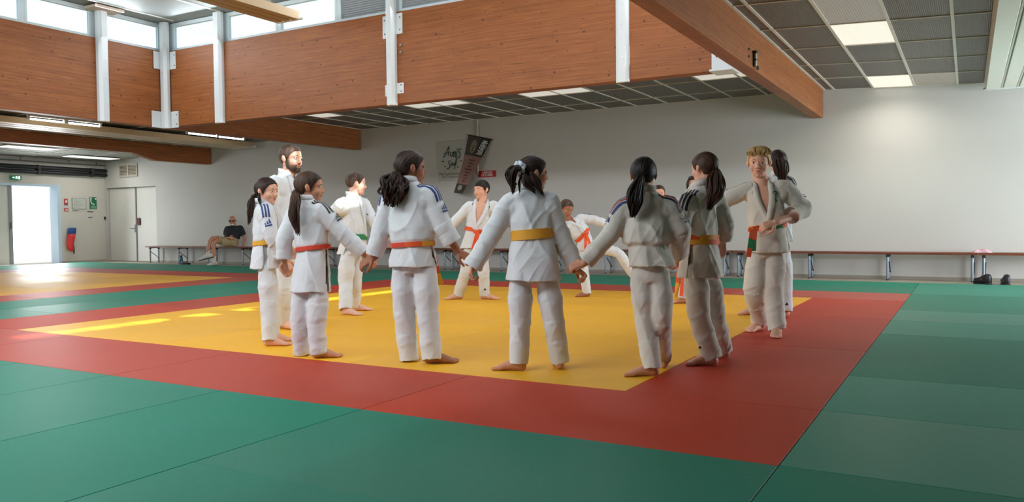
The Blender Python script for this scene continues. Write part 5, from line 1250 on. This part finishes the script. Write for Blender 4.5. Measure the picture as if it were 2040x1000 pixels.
person(dict(label='girl in white judo suit with wide yellow belt and white scrunchie, seen from behind', base=(1066, 738), h=1.34, face=88, seed=5, vox=.0042,
    head=(1063, 345), Habs=.212, look=(22, 3), neck=(1053, 380), waist=(1060, 467), hem=(1063, 560), hem_w=.182, hem_d=.13, sh=.138,
    sL=(1016, 405), sR=(1095, 402), eL=(978, 470, 0), wL=(946, 526, 0), eR=(1118, 470, .02), wR=(1146, 533, .04), hL=(1037, 548), hR=(1089, 548), kL=(1037, 640), kR=(1103, 642), cuffL=1.14, cuffR=1.08,
    gL=(1034, 738), gR=(1114, 735), tL=167, tR=88, hdL=(-.3, -.9, 0), hdR=(.7, -.6, 0), curlL=.9, curlR=1.0, hair='dark', skin='tan', gather=(-.16, -.42, .14), tail=[(1026, 336, -.14), (1017, 352, -.13), (1024, 378, -.11)], tailw=.026, taper=.3, nlock=20, wave=.006, scrunchie=True, tiew=.020,
    line=[(0, .30), (35, .25), (58, .10), (75, -.10), (84, -.12), (92, .07), (112, -.02), (128, -.30), (180, -.46)],
    wisps=[([(1058, 345, -.09), (1068, 365, -.10), (1081, 386, -.08)], .030), ([(1044, 350, -.12), (1050, 366, -.13), (1064, 380, -.12)], .036), ([(1040, 345, -.1), (1034, 365, -.11), (1036, 382, -.1)], .010)],
    belt=['gold'], bw=.062, open=False, fold=1.15))
person(dict(label='girl in white judo suit with dark smooth ponytail and red and blue shoulder stripes', base=(1290, 747), h=1.31, face=82, seed=6, vox=.0042,
    head=(1282, 349), Habs=.212, look=(78, 4), neck=(1287, 386), waist=(1290, 490), hem=(1302, 530), girth=1.0, hem_w=.145, hem_d=.122, sh=.140, prof=((.72, .162, .120), (.92, .158, .122)),
    sL=(1243, 414), sR=(1331, 410), eL=(1213, 470, 0), wL=(1163, 525, 0), eR=(1357, 462, -.02), wR=(1350, 510, .16), hL=(1277, 545), hR=(1315, 545), kL=(1286, 640), kR=(1316, 640), cuffL=.95,
    gL=(1298, 749), gR=(1319, 732), tL=176, tR=110, hdL=(-.9, -.25, .1), hnL=(0, -.75, .65), htL=-1, curlL=1.05, hair='black', skin='tan', gather=(.05, -.44, -.08), tail=[(1268, 380, -.13), (1264, 402, -.14), (1263, 424, -.12)], tailw=.042, taper=.5, nlock=26,
    stripes={'L': ('blue', 'red', 'blue'), 'R': ('navy', 'red', 'navy')}, open=False, gi='gi_warm', fold=1.2))
person(dict(label='girl in white judo suit with orange and yellow checked belt and ponytail, turned left', base=(1415, 724), h=1.33, face=140, seed=7, vox=.0042,
    head=(1402, 335), Habs=.200, look=(126, 3), neck=(1395, 372), waist=(1396, 478), hem=(1396, 552), hem_w=.158, hem_d=.140, sh=.132, girth=1.0,
    sL=(1366, 402), sR=(1427, 400), eL=(1359, 450, -.1), wL=(1350, 498, .05), eR=(1443, 446, .06), wR=(1440, 482, .10), hL=(1385, 540), hR=(1412, 540), kL=(1393, 632), kR=(1424, 632), cuffR=.9,
    gL=(1416, 727), gR=(1440, 713), tL=179, tR=160, tw=1.0, hdR=(-.1, -1, 0), hair='brown', skin='light', gather=(-.06, -.42, -.10), tail=[(1423, 362, -.10), (1424, 384, -.12), (1413, 411, -.11)], tailw=.046, taper=.35, nlock=36, wave=.007, tiem=mat('hair_tie_pink', srgb(206, 150, 150), 0.7),
    stripes={'L': N3}, belt=['gold', 'gold', 'gold', 'gold', 'orange', 'gold', 'gold', 'gold', 'orange', 'gold', 'gold', 'orange'], belt2=['gold', 'gold', 'orange', 'gold', 'gold', 'gold', 'orange', 'orange', 'orange', 'orange', 'gold', 'gold'], bw=.062, open=False, gi='gi_warm', legmark=((1394, 694, -.2, .022),)))
person(dict(label='blond boy in open white judo suit with orange and green belt, striding at the right', base=(1530, 666), h=1.53, face=-104, seed=8, vox=.0042,
    head=(1512, 323), Habs=.255, look=(-112, 6), neck=(1518, 368), waist=(1530, 452), hem=(1529, 503), hem_w=.150, hem_d=.12, sh=.150, girth=.98,
    sR=(1490, 379), sL=(1563, 374), eR=(1448, 398, .05), wR=(1418, 428, .12), eL=(1601, 418, -.02), wL=(1545, 443, -.24), hR=(1512, 497), hL=(1545, 497), kR=(1503, 580), kL=(1540, 580), cuffL=.45, cwL=1.15,
    gR=(1514, 658), gL=(1548, 668), tR=-140, tL=-112, hdL=(-.9, -.25, -.1), hnL=(-.2, -.6, .7), hair='blond', skin='light', style='short', lift=.1, tufts=600, sweep=.5, line=[(0, .20), (30, .19), (55, .12), (70, -.02), (84, -.08), (92, .06), (112, .02), (130, -.16), (180, -.32)],
    stripes={'R': ('slate', 'slate', 'slate'), 'L': N3}, belt=['orange', 'green', 'orange', 'orange', 'green', 'orange', 'orange', 'green'], bw=.038, btilt=0.0, knot=(1502, 456, -.15), wide=.60, apex=.88, gi='gi_warm',
    tails=[([(1499, 458, -.17), (1495, 485, -.19), (1491, 512, -.18)], ('orange', 'green', 'orange')), ([(1504, 458, -.16), (1502, 478, -.18), (1501, 500, -.17)], ('orange', 'green'))],
    chestmark=((.52, .28, [(-.05, -.08), (.08, -.07), (.10, .0), (-.04, .0), (-.06, -.05)], STRIPE['black']), (.52, .28, [(-.08, -.02), (.02, -.05), (.05, .03), (.12, .06)], BELT['green']), (.52, .28, [(.0, .06), (.06, .10), (.09, .16), (.02, .15)], BELT['green']))))
# --- the far side of the ring
person(dict(label='stocky boy in white judo suit with green belt and shaved hair, turned right', base=(700, 623), h=1.48, face=-12, seed=9, vox=.005,
    head=(710, 366), Habs=.238, look=(22, 3), fat=1.15, neck=(703, 391), waist=(706, 473), hem=(701, 506), girth=1.05, hem_w=.145, hem_d=.14, sh=.150,
    sR=(680, 407), sL=(722, 405), eR=(660, 432, -.1), wR=(648, 462, -.1), eL=(738, 434, .05), wL=(758, 462, .05), hL=(706, 505), hR=(692, 507), kL=(707, 560), kR=(689, 565), cuffL=.8,
    gR=(689, 627), gL=(706, 619), tR=-28, tL=4, hdL=(.8, -.6, 0), hair='mid', skin='pale', style='short', lift=.02, capr=(.345, .44, .385), stripes={'R': ('black', 'black', 'black')},
    belt=['green'], bw=.05, tails=[([(716, 478, -.22), (725, 490, -.24), (730, 503, -.24)], ('green',))], wide=.36, apex=.75))
person(dict(label='bare chested boy in open white judo suit with orange belt facing the camera', base=(937, 597), h=1.47, face=-92, seed=10, vox=.005,
    head=(959, 378), Habs=.235, look=(-132, 2), neck=(961, 401), waist=(948, 459), hem=(943, 495), hem_w=.140, hem_d=.11, sh=.148, girth=.95,
    sR=(936, 411), sL=(985, 411), eR=(914, 434, 0), wR=(892, 458, 0), eL=(988, 442, .02), wL=(980, 468, 0), hR=(937, 490), hL=(957, 490), kR=(927, 542), kL=(963, 545), cuffR=.98,
    gR=(914, 596), gL=(965, 596), tR=198, tL=-18, tw=.95, hdR=(-.6, -.7, 0), hair='black', skin='light', style='short', lift=.05, line=[(0, .17), (30, .17), (55, .12), (70, -.02), (84, -.10), (92, .06), (112, .02), (130, -.16), (180, -.30)],
    stripes={'R': ('navy', 'navy', 'navy')}, belt=['orange'], bw=.040, knot=(951, 461, -.14), tails=[([(951, 462, -.16), (947, 478, -.17), (942, 497, -.16)], ('orange',)), ([(952, 462, -.16), (950, 477, -.17), (947, 488, -.16)], ('orange',))], wide=.80, apex=.95,
    chestmark=((.62, .35, [(-.02, -.05), (.04, -.03), (.0, .02), (.04, .06)], STRIPE['black']),), legmark=((966, 578, -.12, .03),)))
person(dict(label='small boy in white judo suit kicking one leg up, red orange belt tied in front', base=(1165, 591), h=1.24, face=-72, seed=11, vox=.005,
    head=(1128, 416), Habs=.228, look=(-62, 22, -8), neck=(1137, 441), waist=(1160, 468), hem=(1167, 500), hem_w=.135, hem_d=.115, sh=.132, girth=.98,
    sR=(1121, 452), sL=(1154, 435), eR=(1119, 478, -.05), wR=(1128, 500, -.1), eL=(1183, 438, .02), wL=(1209, 446, .03), hR=(1157, 492), hL=(1178, 488), kR=(1163, 538), kL=(1232, 505, -.1), aL=(1263, 548, -.05), cuffL=.98,
    gR=(1169, 591), tR=190, tL=-40, liftL=.20, tw=.95, hdL=(1, -.1, 0), hair='mid', skin='brown', style='short', lift=.03, stripes={'L': ('black', 'black', 'black')},
    belt=['orange'], bw=.048, btilt=.02, knot=(1167, 466, -.13), tails=[([(1168, 468, -.15), (1174, 482, -.16), (1176, 497, -.15)], ('orange',)), ([(1166, 468, -.15), (1167, 485, -.17), (1165, 507, -.15)], ('orange',))], wide=.40, apex=.45))
person(dict(label='long haired child standing behind the blond boy, back turned', base=(1545, 630), h=1.56, face=84, seed=12, vox=.006, dec=.3,
    head=(1549, 324), Habs=.235, look=(80, 2), neck=(1551, 352), waist=(1548, 440), hem=(1548, 480), hem_w=.13, sh=.135,
    sL=(1525, 366), sR=(1569, 364), eL=(1518, 410), wL=(1520, 450), eR=(1570, 410, -.02), wR=(1566, 452, -.05), hL=(1536, 490), hR=(1558, 490), kL=(1525, 560), kR=(1562, 560), gL=(1508, 627), gR=(1564, 631), tL=178, tR=95,
    hair='dark', skin='light', gather=(0, -.42, .1), tail=[(1553, 325, -.13), (1556, 342, -.13), (1557, 356, -.12)], tailw=.055, taper=.6, stripes={'R': N3}, belt=['white'], open=False, legmark=((1567, 608, -.2, .03),)))
person(dict(label='child with half a face showing behind the girl with the checked belt', base=(1374, 604), h=1.47, face=-110, seed=13, vox=.006, dec=.3,
    head=(1385, 369), Habs=.225, look=(-116, 4), neck=(1388, 392), waist=(1385, 478), hem=(1388, 515), hem_w=.13, sh=.130,
    sR=(1372, 404), sL=(1406, 404), eR=(1374, 440, -.05), wR=(1378, 470, -.1), eL=(1410, 440), wL=(1406, 480), hR=(1378, 500), hL=(1396, 500), kR=(1372, 550), kL=(1402, 550), gR=(1362, 604), gL=(1405, 604), tR=186, tL=-60, hair='dark', skin='light',
    gather=(0, -.42, .1), tail=[(1392, 365, .14), (1394, 385, .14), (1394, 400, .14)], wisps=[([(1374, 352, -.06), (1370, 368, -.07), (1371, 388, -.06)], .012)], belt=['orange'], tails=[([(1368, 482, -.16), (1351, 545, -.18), (1346, 598, -.1)], ('orange', 'orange', 'gold')), ([(1370, 482, -.16), (1359, 560, -.14), (1357, 590, -.12)], ('orange', 'orange'))], wide=.4, apex=.5))
person(dict(label='child peeking over the shoulder of the girl with red and blue stripes', base=(1300, 584), h=1.40, face=-88, seed=14, vox=.007, dec=.3,
    head=(1313, 386), Habs=.225, look=(-95, 2), neck=(1312, 408), waist=(1308, 475), hem=(1306, 505), hem_w=.12, sh=.13,
    sR=(1294, 418), sL=(1330, 418), eR=(1288, 445), wR=(1290, 470), eL=(1334, 445), wL=(1330, 470), hR=(1301, 495), hL=(1315, 495), kR=(1300, 540), kL=(1314, 540), gR=(1294, 584), gL=(1312, 584), tR=-110, tL=-70, hair='mid', skin='light', style='short', lift=.05, belt=['white'], wide=.4, apex=.5))

# --- the man on the bench
def seated_man():
    S = dict(label='white bearded man in black T-shirt, khaki shorts and dark glasses sitting on the wall bench', base=(460, 526), depth=20.05, floor=0.0, h=1.72, face=-95, seed=15, vox=.006, dec=.4, dress='other',
        head=(463, 440), Habs=.25, look=(-84, 2), neck=(466, 450), waist=(462, 476), hem=(461, 484), sh=.175, girth=1.05, prof=((.34, .145, .11), (.72, .150, .135), (.92, .150, .14)),
        sR=(454, 456, .0), sL=(479, 456, .0), eR=(449, 473, -.05), wR=(457, 474, -.24), eL=(487, 473, .05), wL=(485, 487, .0), hR=(455, 482.8, -.04), hL=(467, 482.8, -.04),
        kR=(423, 475, -.42), kL=(429, 481, -.36), aR=(414, 506, -.50), aL=(427, 518, -.40), feet=False, hdL=(-.2, -.6, -.5), tR=0, tL=0, hair='white', skin='old', style='short', lift=.02, capr=(.338, .435, .372), line=[(0, .36), (40, .34), (70, .22), (90, .12), (112, .05), (130, -.12), (180, -.28)])
    T, d = person(S); k = d['k']; body = [c for c in T.children if c.name.startswith('body')][0]
    N, up, lt, ft, tc = d['N'], d['up'], d['lt'], d['ft'], d['tc']; hc, A, H = d['hc'], d['A'], d['H']
    shirt = mat('tshirt_black', srgb(30, 34, 40), 0.85); short = mat('shorts_khaki', srgb(168, 148, 112), 0.85); wh = mat('trainer_white', srgb(206, 202, 196), 0.6)
    mb = MB(); mb.rings([(tc(t), lt*w*k*1.02, ft*dd*k*1.02) for t, w, dd in d['prof']] + [(tc(1.12), lt*.13*k, ft*.125*k)], 28)
    arms = []
    for s, sg in (('L', 1), ('R', -1)):
        a, e = d['sh'][s], d['el'][s]; c = a+(e-a)*.72; mb.tube([a-lt*sg*.06*k, a, (a+c)/2, c], [.06*k, .066*k, .064*k, .062*k], seg=16, cup=.03*k); arms.append(([a, c], .08*k))
    me = modmesh(mb, .011, 2); cloth(me, d['root'], k, arms, 4.2, .9); finish(me, 'tshirt', shirt, T)
    mb = MB(); hm_ = (d['hp']['L']+d['hp']['R'])/2
    mb.rings([(hm_+up*.10*k, lt*.125*k, ft*.10*k), (hm_, lt*.135*k, ft*.115*k), (hm_-UP*.06*k, lt*.12*k, ft*.10*k)], 24)
    for s in 'LR': h, q = d['hp'][s], d['kn'][s]; mb.tube([h, (h+q)/2, h+(q-h)*.74], [.088*k, .086*k, .082*k], seg=16, cup=.03*k)
    me = modmesh(mb, .011, 2); cloth(me, d['root'], k, [], 8.8, .9); finish(me, 'shorts', short, T)
    # shoes with socks
    for s, tip, pit in (('R', ang(-175), -.25), ('L', ang(-110), 0.0)):
        a = d['an'][s]; g = a-UP*.045*k if s == 'R' else np.array((a[0], a[1], .055)); t = norm(tip+UP*pit); sd = norm(np.cross(UP, t)); u2 = np.cross(t, sd)
        MB().tube([a+norm(d['kn'][s]-a)*.07*k, a, g], [.034*k, .036*k, .040*k], seg=12).build('sock', wh, T, smooth=True)
        mb = MB(); mb.tube([g-t*.06*k, g+t*.02*k+u2*.012*k, g+t*.10*k-u2*.008*k, g+t*.16*k-u2*.02*k], [(.034*k, .042*k), (.038*k, .046*k), (.042*k, .034*k), (.034*k, .022*k)], seg=14, hint=sd); sh_ = mb.build('shoe', wh, T, smooth=True)
        mb = MB(); mb.tube([g-t*.075*k-u2*.040*k, g+t*.05*k-u2*.040*k, g+t*.175*k-u2*.040*k], [(.034*k, .010*k), (.041*k, .010*k), (.034*k, .010*k)], seg=12, hint=sd); mb.build('sole', M['dark'], sh_, smooth=True)
    # dark glasses, short white beard
    dk = mat('glasses_dark', srgb(34, 14, 14), 0.2)
    gl = MB()
    for sg in (1, -1): gl.ell(hc(sg*.145, .355, .0), np.array([A[0]*.125, A[1]*.045, A[2]*.085])*H, nu=14, nv=8)
    gl.tube([hc(-.30, .26, .03), hc(-.14, .385, .045), hc(.14, .385, .045), hc(.30, .26, .03)], [.022*H]*4, seg=8)
    for sg in (1, -1): gl.tube([hc(sg*.30, .26, .03), hc(sg*.36, -.02, .02)], [.015*H]*2, seg=6)
    gl.build('dark_glasses', dk, T, smooth=True)
    mb = MB(); mb.ell(hc(0, .14, -.34), np.array([A[0]*.225, A[1]*.245, A[2]*.175])*H, nu=20, nv=12); mb.build('beard', HAIR['white'], T, smooth=True)
seated_man()
